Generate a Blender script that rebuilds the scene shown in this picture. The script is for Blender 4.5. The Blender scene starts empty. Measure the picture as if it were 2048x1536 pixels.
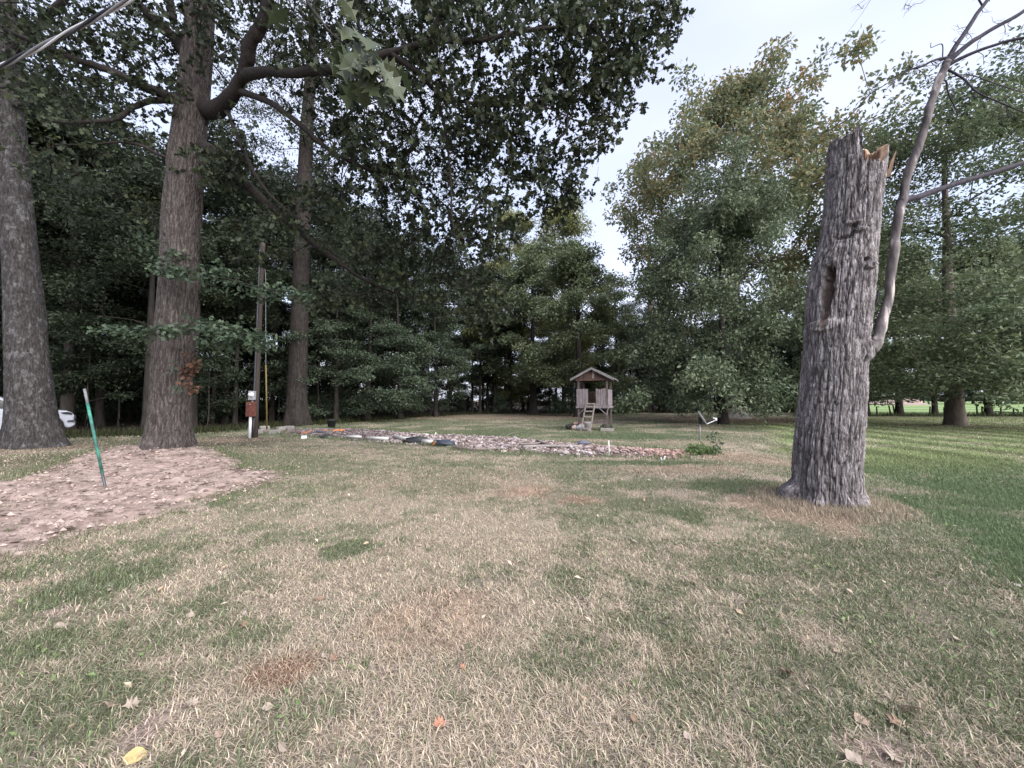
import bpy, math, random
import numpy as np
from mathutils import Vector, Matrix

R = math.radians
sc = bpy.context.scene
COL = sc.collection
F, HOR, CAMZ = 769.0, 800.0, 1.5
PITCH = math.atan((HOR - 768.0) / F)
CP, SP = math.cos(PITCH), math.sin(PITCH)

# ------------------------------------------------------------------ camera
cd = bpy.data.cameras.new('camera')
cd.sensor_width = 36.0
cd.sensor_fit = 'HORIZONTAL'
cd.lens = 36.0 * F / 2048.0
cd.clip_start = 0.05
cd.clip_end = 3000.0
cam = bpy.data.objects.new('camera', cd)
COL.objects.link(cam)
cam.location = (0, 0, CAMZ)
cam.rotation_euler = (math.pi / 2 + PITCH, 0, 0)
sc.camera = cam

# ------------------------------------------------------------------ sky, sun, exposure
SUN_DIR = Vector((0.62, -0.62, 0.62)).normalized()          # towards the light: behind the camera on the right
SUN_EL = math.asin(SUN_DIR.z)
SUN_ROT = math.atan2(SUN_DIR.x, SUN_DIR.y)
w = bpy.data.worlds.new('World')
sc.world = w
w.use_nodes = True
nt = w.node_tree
for n in list(nt.nodes):
    nt.nodes.remove(n)
out = nt.nodes.new('ShaderNodeOutputWorld')
bg = nt.nodes.new('ShaderNodeBackground')
bg.inputs['Strength'].default_value = 0.05
sky = nt.nodes.new('ShaderNodeTexSky')
sky.sky_type = 'NISHITA'
sky.sun_disc = False
sky.sun_elevation = SUN_EL
sky.sun_rotation = SUN_ROT
sky.air_density = 1.0
sky.dust_density = 2.0
tc = nt.nodes.new('ShaderNodeTexCoord')
mp = nt.nodes.new('ShaderNodeMapping')
mp.inputs['Scale'].default_value = (1.0, 1.0, 2.6)
nz = nt.nodes.new('ShaderNodeTexNoise')
nz.inputs['Scale'].default_value = 1.3
nz.inputs['Detail'].default_value = 3.0
cr = nt.nodes.new('ShaderNodeValToRGB')
cr.color_ramp.elements[0].position = 0.3
cr.color_ramp.elements[0].color = (0.45, 0.45, 0.45, 1)
cr.color_ramp.elements[1].position = 0.75
cr.color_ramp.elements[1].color = (0.92, 0.92, 0.92, 1)
mx = nt.nodes.new('ShaderNodeMixRGB')
mx.inputs['Color2'].default_value = (3.9, 4.05, 5.0, 1)       # thin even cloud over the blue
nt.links.new(tc.outputs['Generated'], mp.inputs['Vector'])
nt.links.new(mp.outputs['Vector'], nz.inputs['Vector'])
nt.links.new(nz.outputs['Fac'], cr.inputs['Fac'])
nt.links.new(cr.outputs['Color'], mx.inputs['Fac'])
nt.links.new(sky.outputs['Color'], mx.inputs['Color1'])
nt.links.new(mx.outputs['Color'], bg.inputs['Color'])
nt.links.new(bg.outputs['Background'], out.inputs['Surface'])

sd = bpy.data.lights.new('sun', 'SUN')
sd.energy = 1.5
sd.angle = R(80)
sd.color = (1.0, 0.97, 0.95)
sun = bpy.data.objects.new('sun', sd)
COL.objects.link(sun)
sun.rotation_euler = SUN_DIR.to_track_quat('Z', 'Y').to_euler()

vs = sc.view_settings
vs.view_transform = 'Standard'
vs.look = 'None'
vs.exposure = 2.6
vs.gamma = 1.0
vs.use_curve_mapping = False
cy = sc.cycles
cy.max_bounces = 5
cy.diffuse_bounces = 3
cy.glossy_bounces = 2
cy.transmission_bounces = 4
cy.transparent_max_bounces = 6
cy.caustics_reflective = False
cy.caustics_refractive = False

# ------------------------------------------------------------------ measuring helpers
def W(u, v, Y):
    """world point at depth Y that the photograph's pixel (u, v) looks at"""
    a, b = (u - 1024.0) / F, (768.0 - v) / F
    s = Y / (CP - b * SP)
    return np.array((a * s, Y, CAMZ + (SP + b * CP) * s))

def G(u, v, h=0.0):
    """world point at height h that the pixel looks at"""
    a, b = (u - 1024.0) / F, (768.0 - v) / F
    s = (h - CAMZ) / (SP + b * CP)
    return np.array((a * s, (CP - b * SP) * s, h))

def nrm(a):
    return a / np.maximum(np.linalg.norm(a, axis=-1, keepdims=True), 1e-9)

# ------------------------------------------------------------------ numpy noise
def _h(ix, iy, iz, seed):
    n = (ix.astype(np.int64) * 374761393 + iy.astype(np.int64) * 668265263 + iz.astype(np.int64) * 2147483647 + seed * 974634533) & 0xFFFFFFFF
    n = ((n ^ (n >> 13)) * 1274126177) & 0xFFFFFFFF
    n = ((n ^ (n >> 16)) * 2246822519) & 0xFFFFFFFF
    n = n ^ (n >> 15)
    return n.astype(np.float64) / 4294967295.0

def vnoise(x, y, z=None, seed=0):
    x = np.asarray(x, float); y = np.asarray(y, float)
    z = np.zeros_like(x) if z is None else np.asarray(z, float)
    ix, iy, iz = np.floor(x), np.floor(y), np.floor(z)
    fx, fy, fz = x - ix, y - iy, z - iz
    fx, fy, fz = (t * t * (3 - 2 * t) for t in (fx, fy, fz))
    r = 0
    for dx in (0, 1):
        wx = fx if dx else 1 - fx
        for dy in (0, 1):
            wy = fy if dy else 1 - fy
            for dz in (0, 1):
                wz = fz if dz else 1 - fz
                r = r + wx * wy * wz * _h(ix + dx, iy + dy, iz + dz, seed)
    return r

def fbm(x, y, z=None, seed=0, octaves=4):
    r, a, t = 0, 0.5, 0
    zz = np.zeros_like(np.asarray(x, float)) if z is None else z
    for k in range(octaves):
        r = r + a * vnoise(np.asarray(x) * 2 ** k, np.asarray(y) * 2 ** k, np.asarray(zz) * 2 ** k, seed + 17 * k)
        t += a
        a *= 0.5
    return r / t

def sstep(a, b, x):
    t = np.clip((x - a) / (b - a), 0, 1)
    return t * t * (3 - 2 * t)

def poly_sd(x, y, poly):
    """signed distance to a polygon, negative inside"""
    p = np.asarray(poly, float)
    d = np.full(np.shape(x), 1e18)
    inside = np.zeros(np.shape(x), bool)
    n = len(p)
    for i in range(n):
        ax, ay = p[i]; bx, by = p[(i + 1) % n]
        ex, ey = bx - ax, by - ay
        wx, wy = x - ax, y - ay
        t = np.clip((wx * ex + wy * ey) / (ex * ex + ey * ey + 1e-12), 0, 1)
        d = np.minimum(d, (wx - t * ex) ** 2 + (wy - t * ey) ** 2)
        c = ((ay <= y) & (by > y)) | ((by <= y) & (ay > y))
        with np.errstate(divide='ignore', invalid='ignore'):
            xi = ax + (y - ay) / (by - ay if by != ay else 1e-12) * ex
        inside ^= c & (x < xi)
    d = np.sqrt(d)
    return np.where(inside, -d, d)

# ------------------------------------------------------------------ mesh builder
class MB:
    def __init__(self):
        self.v, self.n, self.p, self.fa = [], 0, [], {}
    def add(self, verts, polys, **face_attrs):
        """verts (N,3); polys: one (M,k) int array or a list of them; face_attrs arrays of length = all faces"""
        verts = np.asarray(verts, float)
        if not isinstance(polys, list):
            polys = [polys]
        cnt = 0
        for a in polys:
            a = np.asarray(a, np.int64)
            if a.size:
                self.p.append(a + self.n)
                cnt += len(a)
        for k, val in face_attrs.items():
            self.fa.setdefault(k, []).append(np.asarray(val))
        self.v.append(verts)
        self.n += len(verts)
        return self
    def box(self, c, s, rot=None, taper=0.0):
        h = np.array(s, float) / 2
        q = np.array([(-1, -1, -1), (1, -1, -1), (1, 1, -1), (-1, 1, -1), (-1, -1, 1), (1, -1, 1), (1, 1, 1), (-1, 1, 1)], float) * h
        q[4:, :2] *= 1 - taper
        if rot is not None:
            q = q @ np.array(rot).T
        return self.add(q + np.array(c, float), np.array([(0, 3, 2, 1), (4, 5, 6, 7), (0, 1, 5, 4), (1, 2, 6, 5), (2, 3, 7, 6), (3, 0, 4, 7)]))
    def beam(self, a, b, wd, th, up=(0, 0, 1)):
        a, b = np.array(a, float), np.array(b, float)
        d = b - a
        L = np.linalg.norm(d)
        z = d / L
        x = np.cross(np.array(up, float), z)
        if np.linalg.norm(x) < 1e-4:
            x = np.cross((0, 1, 0), z)
        x = x / np.linalg.norm(x)
        y = np.cross(z, x)
        return self.box((a + b) / 2, (wd, th, L), np.stack([x, y, z], 1))
    def tube(self, pts, rad, sides=8, cap=True):
        p = np.asarray(pts, float)
        r = np.broadcast_to(np.asarray(rad, float), (len(p),))
        t = np.gradient(p, axis=0)
        t = nrm(t)
        ov = p[-1] - p[0]
        ref = np.eye(3)[np.argmin(np.abs(ov))]
        s = nrm(np.cross(t, ref))
        b = np.cross(t, s)
        an = np.arange(sides) / sides * 2 * math.pi
        ring = p[:, None, :] + r[:, None, None] * (np.cos(an)[None, :, None] * s[:, None, :] + np.sin(an)[None, :, None] * b[:, None, :])
        n = len(p)
        i = np.arange(n - 1)[:, None] * sides
        j = np.arange(sides)[None, :]
        k = (j + 1) % sides
        q = np.stack([i + j, i + k, i + sides + k, i + sides + j], -1).reshape(-1, 4)
        polys = [q]
        if cap:
            polys.append(np.array([np.arange(sides)[::-1]]))
            polys.append(np.array([np.arange(sides) + (n - 1) * sides]))
        return self.add(ring.reshape(-1, 3), polys)
    def lathe(self, prof, c=(0, 0, 0), sides=24, rot=None):
        pr = np.array(prof, float)
        an = np.arange(sides) / sides * 2 * math.pi
        ring = np.stack([pr[:, 0:1] * np.cos(an), pr[:, 0:1] * np.sin(an), np.repeat(pr[:, 1:2], sides, 1)], -1)
        n = len(pr)
        i = np.arange(n - 1)[:, None] * sides
        j = np.arange(sides)[None, :]
        k = (j + 1) % sides
        q = np.stack([i + j, i + k, i + sides + k, i + sides + j], -1).reshape(-1, 4)
        vv = ring.reshape(-1, 3)
        if rot is not None:
            vv = vv @ np.array(rot).T
        return self.add(vv + np.array(c, float), q)
    def prism(self, poly2, y0, y1, axes=(0, 2, 1)):
        """poly2 in (x,z), extruded along y by default"""
        n = len(poly2)
        vv = np.zeros((2 * n, 3))
        for k, yy in ((0, y0), (1, y1)):
            vv[k * n:(k + 1) * n, axes[0]] = [q[0] for q in poly2]
            vv[k * n:(k + 1) * n, axes[1]] = [q[1] for q in poly2]
            vv[k * n:(k + 1) * n, axes[2]] = yy
        i = np.arange(n)
        j = (i + 1) % n
        return self.add(vv, [np.stack([i, j, j + n, i + n], 1), np.array([i[::-1]]), np.array([i + n])])
    def mesh(self, name, mat, smooth=False, pattrs=None):
        me = bpy.data.meshes.new(name)
        v = np.concatenate(self.v) if self.v else np.zeros((0, 3))
        me.vertices.add(len(v))
        me.vertices.foreach_set('co', v.astype(np.float32).ravel())
        tot = np.concatenate([np.full(len(a), a.shape[1]) for a in self.p])
        idx = np.concatenate([a.ravel() for a in self.p])
        st = np.concatenate([[0], np.cumsum(tot)[:-1]])
        me.loops.add(len(idx))
        me.loops.foreach_set('vertex_index', idx.astype(np.int32))
        me.polygons.add(len(tot))
        me.polygons.foreach_set('loop_start', st.astype(np.int32))
        me.polygons.foreach_set('loop_total', tot.astype(np.int32))
        me.polygons.foreach_set('use_smooth', np.full(len(tot), smooth, bool))
        me.update(calc_edges=True)
        for k, lst in self.fa.items():
            val = np.concatenate(lst).astype(np.float32)
            if val.ndim == 2:
                at = me.attributes.new(k, 'FLOAT_COLOR', 'FACE')
                if val.shape[1] == 3:
                    val = np.concatenate([val, np.ones((len(val), 1), np.float32)], 1)
                at.data.foreach_set('color', val.ravel())
            else:
                at = me.attributes.new(k, 'FLOAT', 'FACE')
                at.data.foreach_set('value', val)
        for k, val in (pattrs or {}).items():
            val = np.asarray(val, np.float32)
            if val.ndim == 2:
                at = me.attributes.new(k, 'FLOAT_COLOR', 'POINT')
                if val.shape[1] == 3:
                    val = np.concatenate([val, np.ones((len(val), 1), np.float32)], 1)
                at.data.foreach_set('color', val.ravel())
            else:
                at = me.attributes.new(k, 'FLOAT', 'POINT')
                at.data.foreach_set('value', val)
        if mat is not None:
            me.materials.append(mat)
        return me
    def build(self, name, mat, parent=None, smooth=False, pattrs=None, label=None, kind=None, bevel=0.0):
        o = bpy.data.objects.new(name, self.mesh(name, mat, smooth, pattrs))
        COL.objects.link(o)
        if parent is not None:
            o.parent = parent
        if label:
            o['label'] = label
        if kind:
            o['kind'] = kind
        if bevel:
            m = o.modifiers.new('bevel', 'BEVEL')
            m.width = bevel
            m.segments = 2
            m.limit_method = 'ANGLE'
        return o

def tag(o, label, cat, group=None, kind=None):
    o['label'] = label
    o['category'] = cat
    if group:
        o['group'] = group
    if kind:
        o['kind'] = kind
    return o

def thing(name, label, cat, loc=(0, 0, 0), rz=0.0, group=None):
    o = bpy.data.objects.new(name, None)
    o.empty_display_size = 0.2
    COL.objects.link(o)
    o.location = tuple(float(q) for q in loc)
    o.rotation_euler = (0, 0, rz)
    return tag(o, label, cat, group)

def copy_thing(root, loc, rz, scale=1.0, label=None, group=None):
    r = root.copy()
    COL.objects.link(r)
    r.location = tuple(float(q) for q in loc)
    r.rotation_euler = (0, 0, rz)
    r.scale = (scale,) * 3 if not isinstance(scale, tuple) else scale
    if label:
        r['label'] = label
    if group:
        r['group'] = group
    for ch in list(root.children):
        c = ch.copy()
        COL.objects.link(c)
        c.parent = r
        for g in ch.children:
            d = g.copy()
            COL.objects.link(d)
            d.parent = c
    return r

# ------------------------------------------------------------------ materials
def nodes(name, rough=0.9, spec=0.2):
    m = bpy.data.materials.new(name)
    m.use_nodes = True
    t = m.node_tree
    b = t.nodes['Principled BSDF']
    b.inputs['Roughness'].default_value = rough
    b.inputs['Specular IOR Level'].default_value = spec
    return m, t, b

def noise_node(t, scale, detail=4, vec=None, rough=0.6):
    n = t.nodes.new('ShaderNodeTexNoise')
    n.inputs['Scale'].default_value = scale
    n.inputs['Detail'].default_value = detail
    n.inputs['Roughness'].default_value = rough
    if vec is not None:
        t.links.new(vec, n.inputs['Vector'])
    return n

def obj_vec(t, scale=(1, 1, 1)):
    c = t.nodes.new('ShaderNodeTexCoord')
    m = t.nodes.new('ShaderNodeMapping')
    m.inputs['Scale'].default_value = scale
    t.links.new(c.outputs['Object'], m.inputs['Vector'])
    return m.outputs['Vector']

def ramp(t, fac, stops):
    r = t.nodes.new('ShaderNodeValToRGB')
    e = r.color_ramp.elements
    while len(e) > 1:
        e.remove(e[-1])
    e[0].position = stops[0][0]
    e[0].color = (*stops[0][1], 1)
    for p, c in stops[1:]:
        x = e.new(p)
        x.color = (*c, 1)
    t.links.new(fac, r.inputs['Fac'])
    return r.outputs['Color']

def bump(t, b, height, strength=0.4, dist=0.02):
    n = t.nodes.new('ShaderNodeBump')
    n.inputs['Strength'].default_value = strength
    n.inputs['Distance'].default_value = dist
    t.links.new(height, n.inputs['Height'])
    t.links.new(n.outputs['Normal'], b.inputs['Normal'])

def mixc(t, fac, a, b, mode='MIX'):
    m = t.nodes.new('ShaderNodeMixRGB')
    m.blend_type = mode
    for k, x in (('Fac', fac), ('Color1', a), ('Color2', b)):
        if isinstance(x, (int, float)):
            m.inputs[k].default_value = x
        elif isinstance(x, tuple):
            m.inputs[k].default_value = (*x, 1)
        else:
            t.links.new(x, m.inputs[k])
    return m.outputs['Color']

def noisy(name, stops, scale=8, detail=5, rough=0.9, vscale=(1, 1, 1), bstr=0.3, bdist=0.01, spec=0.2, metallic=0.0):
    m, t, b = nodes(name, rough, spec)
    n = noise_node(t, scale, detail, obj_vec(t, vscale))
    t.links.new(ramp(t, n.outputs['Fac'], stops), b.inputs['Base Color'])
    b.inputs['Metallic'].default_value = metallic
    if bstr:
        bump(t, b, n.outputs['Fac'], bstr, bdist)
    return m

def bark_mat(name, dark, mid, light, lichen=None, lich_amt=0.62):
    m, t, b = nodes(name, 0.95, 0.15)
    v = obj_vec(t, (1, 1, 0.22))
    n = noise_node(t, 22, 7, v, 0.72)
    c = ramp(t, n.outputs['Fac'], [(0.3, dark), (0.5, mid), (0.72, light)])
    at = t.nodes.new('ShaderNodeAttribute')
    at.attribute_name = 'ridge'
    c = mixc(t, at.outputs['Fac'], mixc(t, 0.8, c, tuple(q * 0.6 for q in dark)), c)
    n4 = noise_node(t, 75, 5, obj_vec(t, (1, 1, 0.6)), 0.7)
    c = mixc(t, 1.0, c, ramp(t, n4.outputs['Fac'], [(0.3, (0.6, 0.6, 0.6)), (0.5, (1, 1, 1)), (0.72, (1.5, 1.5, 1.5))]), 'MULTIPLY')
    if lichen:
        n2 = noise_node(t, 6.5, 8, obj_vec(t, (1, 1, 0.55)), 0.8)
        f = ramp(t, n2.outputs['Fac'], [(lich_amt - 0.09, (0, 0, 0)), (lich_amt + 0.05, (0.8, 0.8, 0.8))])
        c = mixc(t, f, c, lichen)
    t.links.new(c, b.inputs['Base Color'])
    n3 = noise_node(t, 60, 4, obj_vec(t, (1, 1, 0.4)))
    bump(t, b, n3.outputs['Fac'], 0.8, 0.02)
    return m

def leaf_mat(name, stops, trans=0.25, rough=0.55):
    m, t, b = nodes(name, rough, 0.3)
    at = t.nodes.new('ShaderNodeAttribute')
    at.attribute_name = 'rnd'
    c = ramp(t, at.outputs['Fac'], stops)
    t.links.new(c, b.inputs['Base Color'])
    tr = t.nodes.new('ShaderNodeBsdfTranslucent')
    t.links.new(c, tr.inputs['Color'])
    mxs = t.nodes.new('ShaderNodeMixShader')
    mxs.inputs['Fac'].default_value = trans
    t.links.new(b.outputs['BSDF'], mxs.inputs[1])
    t.links.new(tr.outputs['BSDF'], mxs.inputs[2])
    t.links.new(mxs.outputs['Shader'], t.nodes['Material Output'].inputs['Surface'])
    return m

def plain(name, col, rough=0.6, metallic=0.0, spec=0.4, var=0.25, scale=30):
    d = tuple(c * (1 - var) for c in col)
    l = tuple(min(1, c * (1 + var)) for c in col)
    return noisy(name, [(0.3, d), (0.7, l)], scale, 4, rough, bstr=0.1, bdist=0.003, spec=spec, metallic=metallic)

M = {}
M['bark_oak'] = bark_mat('bark_oak', (0.026, 0.022, 0.021), (0.07, 0.06, 0.057), (0.17, 0.15, 0.144))
M['bark_lichen'] = bark_mat('bark_lichen', (0.018, 0.016, 0.016), (0.044, 0.04, 0.04), (0.088, 0.08, 0.08), (0.15, 0.146, 0.15), 0.60)
M['bark_third'] = bark_mat('bark_third', (0.015, 0.013, 0.012), (0.033, 0.028, 0.026), (0.06, 0.05, 0.046), (0.09, 0.083, 0.08), 0.66)
M['bark_dead'] = bark_mat('bark_dead', (0.07, 0.062, 0.066), (0.21, 0.19, 0.195), (0.40, 0.365, 0.375))
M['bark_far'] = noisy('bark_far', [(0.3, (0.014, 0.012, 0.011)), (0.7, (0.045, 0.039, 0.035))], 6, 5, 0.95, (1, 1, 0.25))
M['bark_pale'] = noisy('bark_pale', [(0.3, (0.13, 0.12, 0.115)), (0.7, (0.30, 0.28, 0.26))], 4, 5, 0.95, (1, 1, 0.3))
M['bark_warm'] = noisy('bark_warm', [(0.3, (0.07, 0.058, 0.05)), (0.7, (0.17, 0.142, 0.122))], 6, 5, 0.95, (1, 1, 0.3))
M['bark_limb'] = noisy('bark_limb', [(0.3, (0.012, 0.010, 0.010)), (0.7, (0.04, 0.034, 0.031))], 20, 5, 0.95, (1, 1, 1), 0.5, 0.01)
M['dead_limb'] = noisy('dead_limb', [(0.36, (0.03, 0.026, 0.027)), (0.5, (0.10, 0.088, 0.09)), (0.57, (0.145, 0.128, 0.128)), (0.62, (0.38, 0.335, 0.315))], 7, 8, 0.9, (1, 1, 0.22), 0.5, 0.01)
M['dead_twig'] = noisy('dead_twig', [(0.3, (0.02, 0.018, 0.025)), (0.7, (0.055, 0.048, 0.06))], 20, 4, 0.9)
M['raw_wood'] = noisy('raw_wood', [(0.3, (0.13, 0.075, 0.05)), (0.55, (0.30, 0.205, 0.145)), (0.8, (0.42, 0.32, 0.24))], 14, 6, 0.9, (1, 1, 0.12), 0.6, 0.02)

M['leaf_oak'] = leaf_mat('leaf_oak', [(0, (0.014, 0.02, 0.012)), (0.5, (0.027, 0.038, 0.020)), (0.85, (0.052, 0.066, 0.032)), (1, (0.09, 0.10, 0.05))], 0.26)
M['leaf_spray'] = leaf_mat('leaf_spray', [(0, (0.03, 0.042, 0.02)), (0.6, (0.05, 0.066, 0.032)), (1, (0.10, 0.11, 0.07))], 0.25, 0.4)
M['leaf_low'] = leaf_mat('leaf_low', [(0, (0.03, 0.048, 0.032)), (0.6, (0.06, 0.09, 0.055)), (1, (0.10, 0.13, 0.08))], 0.25)
M['leaf_dead'] = leaf_mat('leaf_dead', [(0, (0.035, 0.017, 0.012)), (0.6, (0.08, 0.04, 0.025)), (1, (0.14, 0.08, 0.05))], 0.2, 0.8)
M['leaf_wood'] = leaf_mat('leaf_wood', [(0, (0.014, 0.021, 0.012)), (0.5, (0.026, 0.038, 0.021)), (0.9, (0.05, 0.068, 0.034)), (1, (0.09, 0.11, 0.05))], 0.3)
M['leaf_edge'] = leaf_mat('leaf_edge', [(0, (0.024, 0.036, 0.024)), (0.5, (0.052, 0.074, 0.046)), (1, (0.13, 0.165, 0.105))], 0.25)
M['leaf_center'] = leaf_mat('leaf_center', [(0, (0.055, 0.072, 0.044)), (0.5, (0.12, 0.152, 0.085)), (1, (0.25, 0.28, 0.15))], 0.3)
M['leaf_yellow'] = leaf_mat('leaf_yellow', [(0, (0.09, 0.11, 0.05)), (0.5, (0.20, 0.22, 0.095)), (0.85, (0.32, 0.31, 0.14)), (1, (0.40, 0.31, 0.15))], 0.35)
M['leaf_near_right'] = leaf_mat('leaf_near_right', [(0, (0.042, 0.058, 0.035)), (0.5, (0.092, 0.122, 0.07)), (1, (0.21, 0.25, 0.15))], 0.28, 0.45)
M['leaf_turning'] = leaf_mat('leaf_turning', [(0, (0.07, 0.09, 0.05)), (0.5, (0.14, 0.17, 0.09)), (0.62, (0.21, 0.205, 0.10)), (0.8, (0.26, 0.18, 0.09)), (1, (0.27, 0.13, 0.07))], 0.35)
M['leaf_right'] = leaf_mat('leaf_right', [(0, (0.05, 0.068, 0.04)), (0.5, (0.10, 0.135, 0.072)), (0.85, (0.18, 0.205, 0.11)), (1, (0.25, 0.22, 0.11))], 0.32)
M['leaf_weed'] = leaf_mat('leaf_weed', [(0, (0.07, 0.11, 0.045)), (0.6, (0.15, 0.21, 0.085)), (1, (0.2, 0.26, 0.10))], 0.3)

def attr_mat(name, attr, rough=0.95, nscale=40, amount=0.5, bstr=0.5, bdist=0.02, trans=0.0):
    m, t, b = nodes(name, rough, 0.1)
    at = t.nodes.new('ShaderNodeAttribute')
    at.attribute_name = attr
    c = at.outputs['Color']
    if nscale:
        g = t.nodes.new('ShaderNodeNewGeometry')
        n = noise_node(t, nscale, 6, g.outputs['Position'], 0.7)
        f = ramp(t, n.outputs['Fac'], [(0.25, (1 - amount,) * 3), (0.75, (1 + amount,) * 3)])
        c = mixc(t, 1.0, c, f, 'MULTIPLY')
        if bstr:
            bump(t, b, n.outputs['Fac'], bstr, bdist)
    t.links.new(c, b.inputs['Base Color'])
    if trans:
        tr = t.nodes.new('ShaderNodeBsdfTranslucent')
        t.links.new(c, tr.inputs['Color'])
        mxs = t.nodes.new('ShaderNodeMixShader')
        mxs.inputs['Fac'].default_value = trans
        t.links.new(b.outputs['BSDF'], mxs.inputs[1])
        t.links.new(tr.outputs['BSDF'], mxs.inputs[2])
        t.links.new(mxs.outputs['Shader'], t.nodes['Material Output'].inputs['Surface'])
    return m

M['ground'] = attr_mat('ground', 'col', 0.98, 45, 0.6, 0.8, 0.03)
M['blade'] = attr_mat('blade', 'col', 0.75, 0, trans=0.2)
M['stone'] = attr_mat('stone', 'col', 0.9, 60, 0.3, 0.4, 0.01)
M['dirt'] = noisy('dirt', [(0.3, (0.07, 0.048, 0.04)), (0.44, (0.20, 0.15, 0.13)), (0.58, (0.29, 0.225, 0.20)), (0.78, (0.40, 0.325, 0.30))], 5, 14, 0.98, (1, 1, 1), 0.8, 0.04)
# ------------------------------------------------------------------ terrain
OAK = W(337, 905, 9.7)[:2]
mound_px = [(-420, 1010), (-250, 965), (0, 962), (70, 950), (140, 930), (215, 915), (300, 905), (415, 905), (455, 925), (500, 936), (568, 938),
            (575, 948), (520, 965), (430, 985), (400, 1005), (340, 1012), (300, 1022), (180, 1048), (95, 1070), (40, 1092), (-60, 1110), (-300, 1180), (-500, 1100)]
mound_poly = np.array([G(u, v, 0.08)[:2] for u, v in mound_px])
bed_px = [(545, 866), (590, 858), (640, 858), (700, 857), (760, 860), (820, 866), (868, 869), (905, 868), (1000, 873), (1060, 878), (1150, 886), (1230, 893), (1330, 899),
          (1385, 900), (1390, 912), (1340, 920), (1285, 915), (1200, 914), (1150, 915), (1050, 905), (980, 905), (930, 902), (900, 894), (830, 891), (760, 888), (690, 880), (600, 872)]
bed_poly = np.array([G(u, v)[:2] for u, v in bed_px])
wood_px = [(-900, 880), (-300, 872), (0, 876), (150, 873), (300, 869), (440, 862), (560, 852), (640, 848), (720, 843), (800, 836), (900, 830), (1000, 827), (1130, 826.5), (1300, 825.5), (1480, 825), (1580, 824.5)]
wood_line = np.array([G(u, v)[:2] for u, v in wood_px])
wood_poly = np.concatenate([wood_line, np.array([(120, 90), (90, 400), (-500, 400), (-500, 20)], float)])
STUMP = G(1652, 1008)[:2]

def terrain(x, y):
    h = 0.05 * (fbm(x * 0.25, y * 0.25, seed=3) - 0.5) + 0.03 * (fbm(x * 1.3, y * 1.3, seed=5) - 0.5)
    dx, dy = x - (OAK[0] - 0.4), y - (OAK[1] - 0.3)
    h = h + 0.31 * np.exp(-(dx ** 2) / (2 * 2.3 ** 2) - (dy ** 2) / (2 * 1.25 ** 2))
    d = np.hypot(x - STUMP[0], y - STUMP[1])
    h = h + 0.07 * np.exp(-d ** 2 / (2 * 0.75 ** 2))
    return h

def th(x, y):
    return float(terrain(np.array([float(x)]), np.array([float(y)]))[0])

def on_ground(u, v):
    p = G(u, v)
    for _ in range(4):
        p = G(u, v, th(p[0], p[1]))
    return p

lush_line = np.array([G(u, v)[:2] for u, v in [(1600, 940), (1700, 985), (1765, 1030), (1850, 1085), (1960, 1150), (2048, 1200), (2500, 1420)]])
lush_poly = np.concatenate([lush_line, np.array([(20, 1.2), (60, 20), (60, 34), (14.0, 34), (12.5, 15)], float)])

SPOTS = []   # (x, y, rx, ry, kind, strength): wear seen in the lawn; olive ones paint in tree shade at left
for u, v, ru, rv, k, s in [
    (1160, 1000, 60, 14, 'dry', 1.0), (1060, 985, 70, 16, 'dry', 0.9), (1480, 915, 90, 18, 'tan', 0.9), (880, 1240, 150, 70, 'tan', 0.9), (560, 1350, 80, 45, 'red', 1.0), (1380, 1320, 60, 40, 'red', 0.5),
    (290, 1470, 50, 60, 'bare', 1.0), (1760, 1510, 110, 30, 'bare', 0.9), (1620, 1035, 120, 22, 'tan', 1.0), (1500, 1010, 60, 22, 'tan', 0.8), (1790, 985, 60, 8, 'bare', 0.8), (1340, 988, 40, 8, 'bare', 0.5),
    (1690, 1065, 60, 18, 'tan', 0.8), (120, 1225, 38, 17, 'bare', 1.0), (1370, 1030, 70, 25, 'green', 0.9), (1480, 975, 120, 20, 'green', 0.9), (1300, 970, 90, 14, 'green', 0.6), (230, 1160, 120, 60, 'green', 0.8), (400, 1010, 70, 18, 'green', 0.8),
    (90, 1280, 120, 50, 'green', 0.8), (700, 1100, 60, 22, 'green', 0.8), (400, 1215, 60, 25, 'green', 0.7), (1120, 1330, 130, 35, 'green', 0.6), (1130, 1160, 60, 40, 'green', 0.6), (620, 1420, 140, 60, 'green', 0.4), (1800, 1330, 140, 60, 'green', 0.55),
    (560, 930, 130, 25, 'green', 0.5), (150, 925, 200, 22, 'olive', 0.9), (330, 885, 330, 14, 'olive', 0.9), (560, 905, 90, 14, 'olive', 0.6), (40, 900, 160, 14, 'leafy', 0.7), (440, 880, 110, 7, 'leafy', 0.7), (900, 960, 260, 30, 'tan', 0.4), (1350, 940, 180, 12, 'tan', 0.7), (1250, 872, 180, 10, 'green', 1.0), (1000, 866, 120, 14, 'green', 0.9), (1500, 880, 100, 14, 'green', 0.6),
    (1280, 926, 190, 6, 'green', 0.9), (1050, 908, 90, 4, 'green', 0.8), (1460, 838, 190, 8, 'leafy', 1.0), (1000, 834, 250, 5, 'tan', 0.8), (1910, 852, 130, 5, 'leafy', 0.7), (870, 846, 120, 6, 'green', 0.7), (1180, 880, 60, 3, 'tan', 0.7), (1370, 885, 90, 5, 'tan', 0.6)]:
    c = G(u, v); e = G(u + ru, v); f1 = G(u, v - rv); f2 = G(u, v + rv)
    SPOTS.append((c[0], c[1], abs(e[0] - c[0]), max(0.12, abs(f1[1] - f2[1]) / 2), k, s))

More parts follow.
